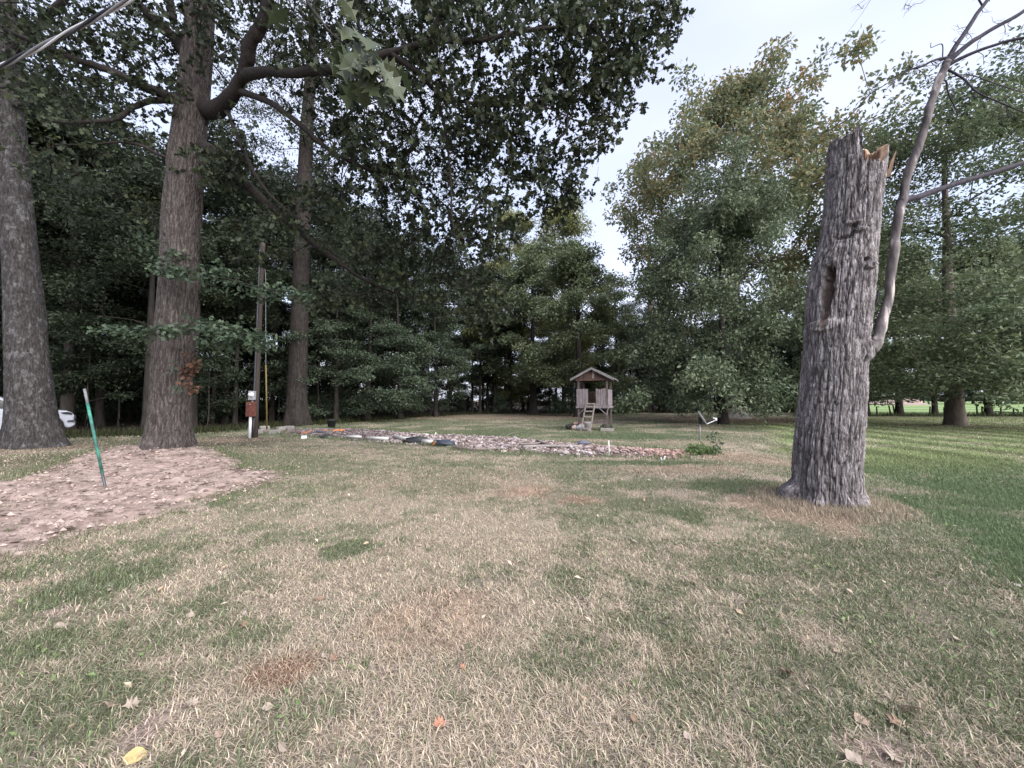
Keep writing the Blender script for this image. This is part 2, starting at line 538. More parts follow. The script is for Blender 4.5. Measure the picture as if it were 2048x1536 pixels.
C = dict(straw=(0.46, 0.385, 0.30), tan=(0.35, 0.255, 0.19), dry=(0.32, 0.215, 0.155), red=(0.20, 0.105, 0.062), olive=(0.125, 0.12, 0.075), green=(0.11, 0.14, 0.08), lush=(0.11, 0.155, 0.085), lawn=(0.165, 0.20, 0.10),
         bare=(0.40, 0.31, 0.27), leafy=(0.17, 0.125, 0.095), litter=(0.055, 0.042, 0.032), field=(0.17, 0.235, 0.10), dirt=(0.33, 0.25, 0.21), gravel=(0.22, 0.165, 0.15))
C = {k: np.array(q) for k, q in C.items()}

def cover(x, y):
    """colour of the ground cover, share of bare ground, share of living grass"""
    n1 = fbm(x * 0.9, y * 0.9, seed=11)
    n2 = fbm(x * 3.1, y * 3.1, seed=12)
    n3 = fbm(x * 0.28, y * 0.28, seed=13)
    n4 = fbm(x * 8.5, y * 8.5, seed=16)
    g = sstep(0.40, 0.60, 0.34 * n1 + 0.30 * n2 + 0.22 * n4 + 0.14 * n3)          # living grass in patches
    g = 0.05 + g * 0.62
    g = np.maximum(g, sstep(11.5, 16, y) * (0.25 + 0.6 * sstep(0.35, 0.6, n1)))
    bare = sstep(0.66, 0.76, n2) * 0.5 * (1 - sstep(10, 16, y))
    tanm = np.zeros_like(x); redm = np.zeros_like(x); leafy = np.zeros_like(x); dry = np.zeros_like(x); olive = np.zeros_like(x)
    wob = 0.55 * (fbm(x * 1.7, y * 1.7, seed=14) - 0.5) + 0.5 * (fbm(x * 6, y * 6, seed=15) - 0.5)
    for sx, sy, rx, ry, k, s in SPOTS:
        d = np.sqrt(((x - sx) / rx) ** 2 + ((y - sy) / ry) ** 2) + wob * 1.4
        m = s * (1 - sstep(0.55, 1.15, d))
        if k == 'green':
            g = np.maximum(g, m); bare = bare * (1 - m)
        else:
            g = g * (1 - 0.85 * m)
            if k == 'tan': tanm = np.maximum(tanm, m)
            if k == 'dry': dry = np.maximum(dry, m)
            if k == 'red': redm = np.maximum(redm, m)
            if k == 'leafy': leafy = np.maximum(leafy, m)
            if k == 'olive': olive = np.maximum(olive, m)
            if k == 'bare': bare = np.maximum(bare, m)
    dl = poly_sd(x, y, lush_poly) + 0.9 * wob + 0.5 * (n1 - 0.5)
    lush = (1 - sstep(-0.45, 0.25, dl))
    lush = np.maximum(lush, sstep(0.62, 0.72, x / np.maximum(y, 0.1)) * sstep(9.5, 12, y) * (1 - sstep(21, 25, y)))
    g = np.maximum(g, lush * (0.55 + 0.45 * sstep(0.3, 0.5, n1)))
    sm = lambda k, t: C[k] * t[..., None]
    straw = C['straw'] * (0.75 + 0.5 * n2)[..., None]
    c = straw
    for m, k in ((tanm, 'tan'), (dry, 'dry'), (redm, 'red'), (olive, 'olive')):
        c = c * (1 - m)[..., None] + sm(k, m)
    lk = sstep(6.5, 10, y)
    gc = C['green'] * (1 - lush)[..., None] + sm('lush', lush * (1 - lk)) + sm('lawn', lush * lk)
    c = c * (1 - g)[..., None] + gc * g[..., None]
    # mowing stripes on the right-hand lawn
    q = 0.986 * x - 0.168 * y
    st = 0.5 + 0.5 * np.sin(q * 2 * math.pi / 1.75)
    sm_ = lush * sstep(8.5, 11, y) * (1 - sstep(21, 26, y))
    c = c * (1 + sm_ * (0.55 * sstep(0.25, 0.75, st) - 0.12))[..., None]
    c = c * (1 - leafy)[..., None] + sm('leafy', leafy)
    far = sstep(36.2, 37.0, y) * sstep(0.72, 0.76, x / np.maximum(y, 0.1))
    strip = sstep(34.5, 35.3, y) * (1 - far)
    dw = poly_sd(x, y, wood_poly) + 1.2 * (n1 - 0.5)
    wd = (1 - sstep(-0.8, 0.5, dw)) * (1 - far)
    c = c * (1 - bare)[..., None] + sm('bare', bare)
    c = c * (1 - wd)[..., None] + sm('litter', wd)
    right = sstep(0.70, 0.74, x / np.maximum(y, 0.1))
    c = c * (1 - strip * right)[..., None] + sm('litter', strip * right)
    c = c * (1 - far)[..., None] + sm('field', far)
    db = poly_sd(x, y, bed_poly) + 0.25 * wob
    bed = 1 - sstep(-0.12, 0.12, db)
    c = c * (1 - bed)[..., None] + sm('gravel', bed * (0.7 + 0.5 * n2))
    dm = poly_sd(x, y, mound_poly) + 0.55 * (fbm(x * 1.2, y * 1.2, seed=29) - 0.5) + 0.45 * wob
    mound = 1 - sstep(-0.1, 0.1, dm)
    c = c * (1 - mound)[..., None] + sm('dirt', mound * (0.55 + 0.9 * n2))
    nograss = np.clip(0.62 * bare + bed * 0.97 + mound * 0.99 + wd + strip * right, 0, 1)
    return c, nograss, g * (1 - leafy) * (1 - far), lush

# the lawn: one sheet to the horizon, finer towards the camera
nr, nc = 330, 300
yy = np.concatenate([[-120, -40, -12, -4, -1.5, -0.3], np.geomspace(1.0, 36, nr - 60) - 0.2, np.geomspace(36.4, 1200, 54)])
nr = len(yy)
tt = np.linspace(-1, 1, nc)
tt = 1.75 * tt + 1.1 * tt ** 5
X = tt[None, :] * (np.maximum(np.abs(yy), 0.8)[:, None] + 0.6)
Yg = np.repeat(yy[:, None], nc, 1)
Z = terrain(X, Yg) * (1 - sstep(60, 90, Yg))
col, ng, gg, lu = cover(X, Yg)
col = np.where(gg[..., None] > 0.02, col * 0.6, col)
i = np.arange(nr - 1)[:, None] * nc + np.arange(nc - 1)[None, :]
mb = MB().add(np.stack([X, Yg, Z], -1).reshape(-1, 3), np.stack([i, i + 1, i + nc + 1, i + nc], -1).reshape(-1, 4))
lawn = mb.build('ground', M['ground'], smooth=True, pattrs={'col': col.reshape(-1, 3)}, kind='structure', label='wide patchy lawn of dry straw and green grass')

# the bare earth mound round the oak's foot
u_, v_ = np.meshgrid(np.linspace(-8.5, 6.0, 240), np.linspace(-7.4, 2.6, 190))
mxx, myy = u_ + OAK[0], v_ + OAK[1]
dm = poly_sd(mxx, myy, mound_poly) + 0.55 * (fbm(mxx * 1.2, myy * 1.2, seed=29) - 0.5) + 0.7 * (fbm(mxx * 2.4, myy * 2.4, seed=21) - 0.5) + 0.35 * (fbm(mxx * 8, myy * 8, seed=22) - 0.5)
rough = 0.14 * (fbm(mxx * 3, myy * 3, seed=23) - 0.45) + 0.10 * (fbm(mxx * 13, myy * 13, seed=24) - 0.5)
mz = terrain(mxx, myy) + np.where(dm < 0, 0.012 + 0.03 * sstep(0, 0.5, -dm) + rough * sstep(0, 0.3, -dm), -0.04)
n2 = mxx.shape[1]
i = np.arange(mxx.shape[0] - 1)[:, None] * n2 + np.arange(n2 - 1)[None, :]
q = np.stack([i, i + 1, i + n2 + 1, i + n2], -1).reshape(-1, 4)
keep = (dm.ravel()[q] < 0.06).any(1)
MB().add(np.stack([mxx, myy, mz], -1).reshape(-1, 3), q[keep]).build('dirt_mound', M['dirt'], smooth=True, kind='structure', label='low mound of bare pinkish earth around the oak')

# clods, crumbs and a few grass tufts on the bare earth
rc = np.random.default_rng(6)
MOCT = np.array([(1, 0, 0), (0, 1, 0), (-1, 0, 0), (0, -1, 0), (0, 0, 1), (0, 0, -1)], float)
MOCF = np.array([(0, 1, 4), (1, 2, 4), (2, 3, 4), (3, 0, 4), (1, 0, 5), (2, 1, 5), (3, 2, 5), (0, 3, 5)])
n = 52000
cx_ = rc.uniform(-8.2, 5.8, n) + OAK[0]; cy_ = rc.uniform(-7.2, 2.4, n) + OAK[1]
dd = poly_sd(cx_, cy_, mound_poly)
kp = (dd < 0.1) & (rc.random(n) < 0.35 + 0.65 * sstep(0.42, 0.6, fbm(cx_ * 1.6, cy_ * 1.6, seed=26)))
cx_, cy_, dd = cx_[kp], cy_[kp], dd[kp]
n = len(cx_)
sz = 0.005 + 0.03 * rc.random(n) ** 4.5
rgh = 0.14 * (fbm(cx_ * 3, cy_ * 3, seed=23) - 0.45) + 0.10 * (fbm(cx_ * 13, cy_ * 13, seed=24) - 0.5)
cz_ = terrain(cx_, cy_) + 0.012 + 0.03 * sstep(0, 0.5, -dd) + rgh * sstep(0, 0.3, -dd) + sz * 0.2
vv = MOCT[None] * (1 + rc.normal(0, 0.25, (n, 6, 1))) * sz[:, None, None] * np.array([1.3, 1.3, 0.8]) + np.stack([cx_, cy_, cz_], -1)[:, None]
cc = np.array([0.30, 0.235, 0.21]) * rc.uniform(0.3, 1.2, (n, 1))
tag(MB().add(vv.reshape(-1, 3), (np.arange(n)[:, None, None] * 6 + MOCF[None]).reshape(-1, 3), col=np.repeat(cc, 8, 0)).build('soil_crumbs', M['stone'], kind='stuff'), 'crumbs and clods of earth strewn over the mound', 'soil', kind='stuff')
# grass blades
rg = np.random.default_rng(5)
def scatter(y0, y1, dens, spread=1.5):
    n = int(dens * spread * (y1 ** 2 - y0 ** 2))
    y = np.sqrt(rg.uniform(y0 ** 2, y1 ** 2, n))
    x = rg.uniform(-1, 1, n) * (spread * y + 0.3)
    return x, y
def blades(bands):
    mb = MB()
    for y0, y1, dens, ln, wd, seg in bands:
        x, y = scatter(y0, y1, dens)
        c, ngr, g, lu = cover(x, y)
        keep = rg.random(len(x)) > ngr * 0.93
        x, y, c, g, lu, ngr = (q[keep] for q in (x, y, c, g, lu, ngr))
        n = len(x)
        live = rg.random(n) < g
        L = rg.uniform(0.45, 1.35, n) * ln * np.where(live, 0.8, 1.1) * (0.7 + 0.7 * fbm(x * 1.5, y * 1.5, seed=31)) * (1 + 0.25 * lu)
        az = rg.uniform(0, 2 * math.pi, n)
        lean = np.where(live, rg.uniform(0.15, 1.0, n), rg.uniform(1.05, 1.66, n))
        d = np.stack([np.cos(az), np.sin(az), 0 * az], -1)
        s = np.stack([-np.sin(az), np.cos(az), 0 * az], -1)
        up = np.array([0, 0, 1.0])
        b = np.stack([x, y, terrain(x, y) - 0.002], -1)
        wv = (wd * rg.uniform(0.6, 1.3, n))[:, None]
        a1 = lean * 0.7
        mid = b + (L * 0.55)[:, None] * (np.sin(a1)[:, None] * d + np.cos(a1)[:, None] * up)
        a2 = lean * 1.08 + rg.uniform(-0.15, 0.3, n)
        tip = mid + (L * 0.5)[:, None] * (np.sin(a2)[:, None] * d + np.cos(a2)[:, None] * up) + s * (rg.normal(0, 0.06, n) * L)[:, None]
        tip[:, 2] = np.maximum(tip[:, 2], b[:, 2] + 0.006)
        straw = C['straw'] * (0.28 + 1.35 * rg.random((n, 1)) ** 1.5) * np.array([1, 1, 1]) + rg.normal(0, 0.02, (n, 3))
        deadc = 0.62 * straw + 0.38 * c * rg.uniform(0.6, 1.4, (n, 1))
        lk = sstep(6.5, 10, y)
        gcol = (C['green'] * (1 - lu[:, None]) + C['lush'] * (lu * (1 - lk))[:, None] + C['lawn'] * (lu * lk)[:, None]) * rg.uniform(0.55, 1.5, (n, 1)) + rg.uniform(0, 0.02, (n, 1)) * np.array([1, 0.6, 0])
        stripe = 0.5 + 0.5 * np.sin((0.986 * x - 0.168 * y) * 2 * math.pi / 1.75)
        gcol = gcol * (1 + (lu * sstep(8.5, 11, y))[:, None] * (0.55 * sstep(0.25, 0.75, stripe) - 0.12)[:, None])
        bc = np.clip(np.where(live[:, None], gcol, deadc), 0.01, 0.8)
        if seg == 3:
            v = np.stack([b - s * wv / 2, b + s * wv / 2, mid + s * wv * 0.42, mid - s * wv * 0.42, tip], 1).reshape(-1, 3)
            k = np.arange(n)[:, None] * 5
            mb.add(v, [k + np.array([[0, 1, 2, 3]]), k + np.array([[3, 2, 4]])], col=np.concatenate([bc, bc]))
        else:
            v = np.stack([b - s * wv / 2, b + s * wv / 2, tip], 1).reshape(-1, 3)
            k = np.arange(n)[:, None] * 3
            mb.add(v, k + np.array([[0, 1, 2]]), col=bc)
    return mb
bl = blades([(1.2, 2.6, 12500, 0.047, 0.0037, 3), (2.6, 4.2, 7000, 0.048, 0.0047, 3), (4.2, 7, 3300, 0.05, 0.0072, 1), (7, 12, 1000, 0.055, 0.013, 1), (12, 22, 230, 0.06, 0.02, 1), (22, 34, 60, 0.07, 0.035, 1)])
go = bl.build('grass', M['blade'], kind='stuff')
tag(go, 'short patchy lawn grass, straw mixed with green', 'grass', kind='stuff')

# ragged grass and weeds along the gravel bed and the mound
def tufts(pts, ln, wd, per, mat_col, spread=0.1):
    mb = MB()
    pts = np.repeat(np.asarray(pts), per, 0)
    n = len(pts)
    x = pts[:, 0] + rg.normal(0, spread, n); y = pts[:, 1] + rg.normal(0, spread, n)
    b = np.stack([x, y, terrain(x, y)], -1)
    az = rg.uniform(0, 2 * math.pi, n)
    d = np.stack([np.cos(az), np.sin(az), 0 * az], -1); s = np.stack([-np.sin(az), np.cos(az), 0 * az], -1)
    L = (ln * rg.uniform(0.5, 1.3, n))[:, None]
    ln_ = rg.uniform(0.1, 0.8, n)[:, None]
    tip = b + L * (np.sin(ln_) * d + np.cos(ln_) * np.array([0, 0, 1.0]))
    v = np.stack([b - s * wd / 2, b + s * wd / 2, tip], 1).reshape(-1, 3)
    bc = np.array(mat_col) * rg.uniform(0.5, 1.6, (n, 1)) + rg.uniform(0, 0.03, (n, 1)) * np.array([1, 0.8, 0.2])
    mb.add(v, np.arange(n)[:, None] * 3 + np.array([[0, 1, 2]]), col=np.clip(bc, 0.01, 0.7))
    return mb
edge = []
for a, b_ in zip(bed_px, bed_px[1:] + bed_px[:1]):
    ga, gb = G(*a)[:2], G(*b_)[:2]
    for t in np.arange(0, 1, 0.12 / max(0.12, np.linalg.norm(gb - ga))):
        if rg.random() < 0.75:
            edge.append(ga + (gb - ga) * t + rg.normal(0, 0.12, 2))
med = []
for a, b_ in zip(mound_poly, np.roll(mound_poly, -1, 0)):
    for t in np.arange(0, 1, 0.05 / max(0.1, np.linalg.norm(b_ - a))):
        if rg.random() < 0.6 and vnoise(np.array([a[0] * 1.1 + t * 3]), np.array([a[1]]), seed=27)[0] > 0.35:
            med.append(a + (b_ - a) * t + rg.normal(0, 0.28, 2))
for _ in range(190):
    med.append(OAK + np.array([rg.uniform(-6, 3), rg.uniform(-5.5, 0.5)]))
med = np.array([m_ for m_ in med if poly_sd(np.array([m_[0]]), np.array([m_[1]]), mound_poly)[0] < 0.4])
tm = tufts(med, 0.09, 0.009, 34, (0.10, 0.12, 0.07), 0.12).build('mound_weeds', M['blade'], kind='stuff')
tag(tm, 'sparse grass tufts creeping over the earth mound', 'weeds', kind='stuff')
a_ = rg.uniform(0, 6.28, 420); r_ = rg.uniform(0.40, 0.95, 420) ** 1.0
ring = np.stack([STUMP[0] + np.cos(a_) * r_, STUMP[1] + np.sin(a_) * r_], -1)
tb = tufts(ring, 0.085, 0.007, 16, (0.28, 0.235, 0.185), 0.07).build('dry_tufts', M['blade'], kind='stuff')
tag(tb, 'long dry grass round the foot of the broken trunk', 'grass', kind='stuff')
# small broad-leaved lawn weeds
n = 30000
y = np.sqrt(rg.uniform(1.4 ** 2, 13 ** 2, n)); x = rg.uniform(-1.45, 1.45, n) * y
c_, ngr, g_, lu_ = cover(x, y)
kp = (rg.random(n) < g_ * 1.3 * sstep(0.45, 0.62, fbm(x * 2.2, y * 2.2, seed=33))) & (ngr < 0.4)
x, y = x[kp], y[kp]
CLOVER = np.stack([x, y, terrain(x, y) + 0.025], -1)
te = tufts(edge, 0.14, 0.013, 16, (0.09, 0.135, 0.06), 0.13).build('weeds', M['blade'], kind='stuff')
tag(te, 'ragged green weeds fringing the gravel bed', 'weeds', kind='stuff')
# ------------------------------------------------------------------ tree building
T_DIAMOND = np.array([(0, 0, 0), (0.5, -0.27, 0.06), (1, 0, -0.08), (0.5, 0.27, 0.06)])
def lobed(half, bend=0.12, fold=0.25):
    up = [(x, y) for x, y in half]
    pts = [(half[0][0], 0.0)] + [(x, y) for x, y in half[1:-1]] + [(half[-1][0], 0.0)] + [(x, -y) for x, y in half[1:-1]][::-1]
    return np.array([(x, y, fold * abs(y) * 0.5 - bend * x * x) for x, y in pts])
T_OAK = lobed([(0, 0), (0.22, 0.10), (0.36, 0.33), (0.52, 0.12), (0.72, 0.30), (1, 0)])
T_BIGOAK = lobed([(0, 0), (0.10, 0.03), (0.22, 0.06), (0.30, 0.27), (0.40, 0.10), (0.50, 0.38), (0.62, 0.13), (0.76, 0.30), (0.82, 0.10), (1, 0)], 0.25, 0.5)

def leaf_cloud(rng, centers, radii, per, size, templ=T_DIAMOND, up=0.55, droop=0.25, flat=0.55, mb=None, power=0.5):
    """leaves gathered round clump centres"""
    mb = mb or MB()
    c = np.asarray(centers, float)
    n0 = len(c)
    radii = np.broadcast_to(np.asarray(radii, float), (n0,))
    cnt = np.maximum(1, (per * rng.uniform(0.5, 1.5, n0)).astype(int))
    idx = np.repeat(np.arange(n0), cnt)
    n = len(idx)
    off = nrm(rng.normal(size=(n, 3))) * (rng.random(n) ** power)[:, None]
    off[:, 2] *= flat
    p = c[idx] + off * radii[idx][:, None]
    nv = nrm(rng.normal(size=(n, 3)) * (1 - up) + np.array([0, 0, up]))
    d = off * 0.8 + rng.normal(size=(n, 3)) * 0.7
    d[:, 2] -= droop
    d = nrm(d - nv * (d * nv).sum(1, keepdims=True))
    wv = np.cross(nv, d)
    s = rng.uniform(size[0], size[1], n)[:, None, None]
    k = len(templ)
    v = p[:, None, :] + s * (templ[None, :, 0:1] * d[:, None, :] + templ[None, :, 1:2] * wv[:, None, :] + templ[None, :, 2:3] * nv[:, None, :])
    cl = rng.normal(0.5, 0.2, n0)
    rnd = np.clip(0.5 * cl[idx] + 0.5 * rng.random(n) , 0, 1)
    mb.add(v.reshape(-1, 3), np.arange(n)[:, None] * k + np.arange(k)[None, :], rnd=rnd)
    return mb

def twig_sprays(rng, centers, radius, ntw, per, size, templ, mbl, mbt, droop=0.3):
    """each clump is a fan of twigs with leaves along them and a rosette at the tip"""
    c = np.repeat(np.asarray(centers, float), ntw, 0)
    n = len(c)
    st = c + rng.normal(0, radius * 0.35, (n, 3))
    d = nrm(rng.normal(size=(n, 3)) * np.array([1, 1, 0.7]) + np.array([0, 0, -droop]))
    L = (radius * rng.uniform(0.5, 1.15, n))[:, None]
    # twigs: thin three-sided prisms
    s = nrm(np.cross(d, rng.normal(size=(n, 3)))); b = np.cross(d, s)
    an = np.array([0, 2.094, 4.189])
    ring = np.cos(an)[None, :, None] * s[:, None] + np.sin(an)[None, :, None] * b[:, None]
    v = np.concatenate([st[:, None] + ring * 0.0045, (st + d * L)[:, None] + ring * 0.002], 1).reshape(-1, 3)
    k = np.arange(n)[:, None, None] * 6
    mbt.add(v, (k + np.array([[0, 1, 4, 3], [1, 2, 5, 4], [2, 0, 3, 5]])[None]).reshape(-1, 4))
    m = n * per
    i = np.repeat(np.arange(n), per)
    t = np.where(rng.random(m) < 0.55, rng.uniform(0.85, 1.02, m), rng.uniform(0.2, 0.9, m))
    p = st[i] + d[i] * L[i] * t[:, None]
    ld = nrm(d[i] * 0.7 + rng.normal(size=(m, 3)) * 0.75 + np.array([0, 0, -0.15]))
    nv = nrm(rng.normal(size=(m, 3)) * 0.6 + np.array([0, 0, 0.55]))
    nv = nrm(nv - ld * (nv * ld).sum(1, keepdims=True))
    wv = np.cross(nv, ld)
    q = rng.uniform(size[0], size[1], m)[:, None, None]
    kk = len(templ)
    lv = p[:, None] + q * (templ[None, :, 0:1] * ld[:, None] + templ[None, :, 1:2] * wv[:, None] + templ[None, :, 2:3] * nv[:, None])
    mbl.add(lv.reshape(-1, 3), np.arange(m)[:, None] * kk + np.arange(kk)[None], rnd=np.clip(0.4 * rng.random(n)[i] + 0.6 * rng.random(m), 0, 1))

def smooth_path(pts, n=60):
    """resample a coarse list of points with a Catmull-Rom curve"""
    p = np.asarray(pts, float)
    e = np.concatenate([[2 * p[0] - p[1]], p, [2 * p[-1] - p[-2]]])
    m = len(p) - 1
    t = np.linspace(0, m - 1e-6, n)
    i = t.astype(int)
    f = (t - i)[:, None]
    a, b, c, d = e[i], e[i + 1], e[i + 2], e[i + 3]
    return 0.5 * (2 * b + (c - a) * f + (2 * a - 5 * b + 4 * c - d) * f ** 2 + (3 * b - a - 3 * c + d) * f ** 3)

def grow(rng, base, attract, step=0.7, jitter=0.12, bias=0.3, root_len=None):
    """branch skeleton that reaches every clump: base nodes (n,3), returns node array, parents"""
    base = np.asarray(base, float)
    A = np.asarray(attract, float)
    d0 = np.min(np.linalg.norm(A[:, None, :] - base[None, :, :], axis=2), axis=1)
    cap = len(base) + int((d0 / step + 3).sum()) + 10
    P = np.zeros((cap, 3)); par = np.full(cap, -1); plen = np.zeros(cap)
    nb = len(base)
    P[:nb] = base
    n = nb
    for k in np.argsort(d0):
        a = A[k]
        dv = P[:n] - a
        dist = np.sqrt((dv ** 2).sum(1))
        cost = dist + bias * plen[:n] + 0.45 * np.maximum(0, dv[:, 2])
        j = int(np.argmin(cost))
        L = dist[j]
        m = min(max(1, int(L / step)), cap - n - 1)
        prev = j
        for s in range(1, m + 1):
            f = s / m
            q = P[j] + (a - P[j]) * f
            if s < m:
                q = q + rng.normal(0, jitter * step, 3)
                q[2] += 0.10 * L * math.sin(math.pi * f)
            P[n] = q; par[n] = prev; plen[n] = plen[prev] + L / m
            prev = n
            n += 1
    return P[:n], par[:n], nb

def branch_tubes(P, par, nb, tip=0.008, expo=0.5, rmax=1.0, sides=5, mb=None):
    mb = mb or MB()
    n = len(P)
    wgt = np.zeros(n)
    kids = [[] for _ in range(n)]
    for i in range(n - 1, nb - 1, -1):
        if wgt[i] == 0:
            wgt[i] = 1
        if par[i] >= 0:
            kids[par[i]].append(i)
            wgt[par[i]] += wgt[i]
    r = np.minimum(tip * np.maximum(wgt, 1) ** expo, rmax)
    starts = [(p, k) for p in range(nb) for k in kids[p]]
    while starts:
        p, k = starts.pop()
        pts, rr = [P[p], P[k]], [r[k], r[k]]
        cur = k
        while kids[cur]:
            o = sorted(kids[cur], key=lambda q: -wgt[q])
            starts += [(cur, q) for q in o[1:]]
            cur = o[0]
            pts.append(P[cur]); rr.append(r[cur])
        rr[-1] *= 0.5
        mb.tube(pts, rr, sides if r[k] > 3 * tip else 4, cap=False)
    return mb

def make_tree(name, label, cat, rng, height, base_h, crown_r, trunk_r, clumps, per, clump_r, leaf, mats, lean=(0, 0), prof=None, group=None, loc=(0, 0, 0), templ=T_DIAMOND, up=0.55, droop=0.25, flat=0.55, flare=1.7, wob=0.3, tip=0.012, clip=None, lobes=None, extra=None, trunk_frac=0.85, one_side=None):
    """one broadleaf tree: trunk with its limbs, and a crown of leaf clumps"""
    root = thing(name, label, cat, loc, 0, group)
    k = 14
    zz = np.linspace(0, height * trunk_frac, k)
    f = zz / height
    px = lean[0] * f ** 1.3 * height + wob * 0.5 * (vnoise(f * 5, f * 0 + 3.3, seed=int(rng.integers(999))) - 0.5) * f * 2
    py = lean[1] * f ** 1.3 * height + wob * 0.5 * (vnoise(f * 5, f * 0 + 7.3, seed=int(rng.integers(999))) - 0.5) * f * 2
    path = np.stack([px, py, zz], -1)
    path = np.concatenate([[[px[0], py[0], -0.15]], [[px[0], py[0], 0.12]], [[px[0], py[0], 0.45]], path[1:]])
    rr = trunk_r * (1 - 0.8 * np.clip(path[:, 2] / (height * trunk_frac), 0, 1) ** 0.9)
    rr[0] *= flare * 1.1; rr[1] *= 1 + (flare - 1) * 0.6; rr[2] *= 1 + (flare - 1) * 0.22
    prof = prof or (lambda t: math.sin(math.pi * min(1, (t * 0.85 + 0.15))) ** 0.7)
    pts = []
    want = max(14, clumps // 4) if lobes is None else lobes
    while len(pts) < want:
        t = rng.random()
        z = base_h + (height - base_h) * t
        rad = crown_r * prof(t)
        a = rng.uniform(0, 2 * math.pi)
        q = rng.random() ** 0.42 * rad * (0.82 + 0.36 * vnoise(np.array([math.cos(a) * 2.2 + 5]), np.array([math.sin(a) * 2.2 + z * 0.35]), seed=4)[0])
        i = min(len(path) - 1, int(np.searchsorted(path[:, 2], min(z, path[-1, 2]))))
        pt = (path[i, 0] + math.cos(a) * q, path[i, 1] + math.sin(a) * q, z - 0.06 * q)
        if clip and not clip(pt):
            continue
        pts.append(pt)
    pts = np.array(pts)
    lr = crown_r * rng.uniform(0.14, 0.34, len(pts))
    li = np.concatenate([np.arange(len(pts)), rng.integers(0, len(pts), max(0, clumps - len(pts)))])
    pts = pts[li] + nrm(rng.normal(size=(len(li), 3))) * (rng.random((len(li), 1)) ** 0.5) * lr[li][:, None] * np.array([1, 1, 0.72])
    pts[:, 2] = np.maximum(pts[:, 2], base_h * 0.85)
    if extra is not None:
        pts = np.concatenate([pts, extra])
    mb = MB().tube(path, rr, 10)
    lo = max(0.35 * base_h, 0.6)
    bi = path[path[:, 2] > lo]
    P, par, nb = grow(rng, bi, pts, step=max(0.6, crown_r * 0.16))
    branch_tubes(P, par, nb, tip=tip, rmax=trunk_r * 0.45, mb=mb)
    mb.build('trunk', mats[0], root, smooth=True)
    leaf_cloud(rng, pts, clump_r, per, leaf, templ, up, droop, flat).build('crown', mats[1], root)
    return root

def bark_trunk(path, rad, rot0, nth, nz, amp, cell, vcell, seed, flare=0.0, flare_h=0.5, lobes=5, smoothness=1.0, dents=(), ztop=None):
    """trunk skin with raised ridges and sunken fissures; rot0: direction that is angle 0 (towards the camera)"""
    pth = smooth_path(path, nz)
    s = np.linspace(0, 1, len(path))
    r = np.interp(np.linspace(0, 1, nz), s, rad)
    ph = np.linspace(-math.pi, math.pi, nth, endpoint=False)
    c0 = np.array([rot0[0], rot0[1], 0.0]); c0 /= np.linalg.norm(c0)
    s0 = np.array([-c0[1], c0[0], 0.0])          # to the right as seen from the camera
    PH, T = np.meshgrid(ph, np.linspace(0, 1, nz))
    z0 = pth[0, 2]
    zt = np.full(nth, pth[-1, 2]) if ztop is None else ztop(ph)
    z = z0 + (zt[None, :] - z0) * T
    Rb = np.interp(z, pth[:, 2], r)
    ctr = np.stack([np.interp(z, pth[:, 2], pth[:, 0]), np.interp(z, pth[:, 2], pth[:, 1]), z], -1)
    fl = flare * np.exp(-(z - z0) / flare_h) * (0.75 + 0.45 * np.cos(lobes * PH + seed) + 0.3 * np.cos((lobes - 2) * PH + 2.1 * seed))
    lump = 0.06 * Rb * (fbm(np.cos(PH) * 1.4 + 9, np.sin(PH) * 1.4, z * 0.7, seed=seed, octaves=3) - 0.5) * 2
    rr = Rb + fl + lump
    cx, cyy = np.cos(PH) * Rb / cell, np.sin(PH) * Rb / cell
    wz = z / vcell
    wv = 1.3 * (fbm(cx * 0.5, cyy * 0.5, wz * 1.2, seed=seed + 1, octaves=2) - 0.5)
    a = vnoise(cx + wv, cyy + wv, wz, seed=seed + 2)
    b = vnoise(cx * 1.7 - wv, cyy * 1.7, wz * 4.2, seed=seed + 3)
    f1 = 1 - np.exp(-((a - 0.5) / 0.10) ** 2)
    f2 = 1 - np.exp(-((b - 0.5) / 0.12) ** 2)
    ridge = np.clip(0.58 * f1 + 0.42 * f2, 0, 1)
    fine = fbm(cx * 4, cyy * 4, wz * 6, seed=seed + 5, octaves=2) - 0.5
    rr = rr + amp * (ridge - 0.7) + amp * 0.5 * fine
    mask = np.zeros_like(rr)
    for dph, dz, wph, hz, depth, wood in dents:
        e = np.sqrt(((PH - dph) / wph) ** 2 + ((z - dz) / hz) ** 2)
        k = 1 - sstep(0.65, 1.1, e + (0.85 if wood > 0.8 else 0.18) * (vnoise(cx * 1.5, cyy * 1.5, wz * 4, seed=seed + 7) - 0.5))
        rr = rr * (1 - k * wood) + k * wood * (Rb + lump) - depth * k
        mask = np.maximum(mask, k * wood)
    pos = ctr + rr[..., None] * (np.cos(PH)[..., None] * c0 + np.sin(PH)[..., None] * s0)
    return pos, ridge, mask, ph, pth, r, c0, s0

def skin(pos, mb=None):
    nz, nth = pos.shape[:2]
    i = np.arange(nz - 1)[:, None] * nth
    j = np.arange(nth)[None, :]
    k = (j + 1) % nth
    q = np.stack([i + j, i + k, i + nth + k, i + nth + j], -1).reshape(-1, 4)
    return (mb or MB()).add(pos.reshape(-1, 3), q)

def to_cam(p):
    return np.array([-p[0], -p[1]]) / np.hypot(p[0], p[1])
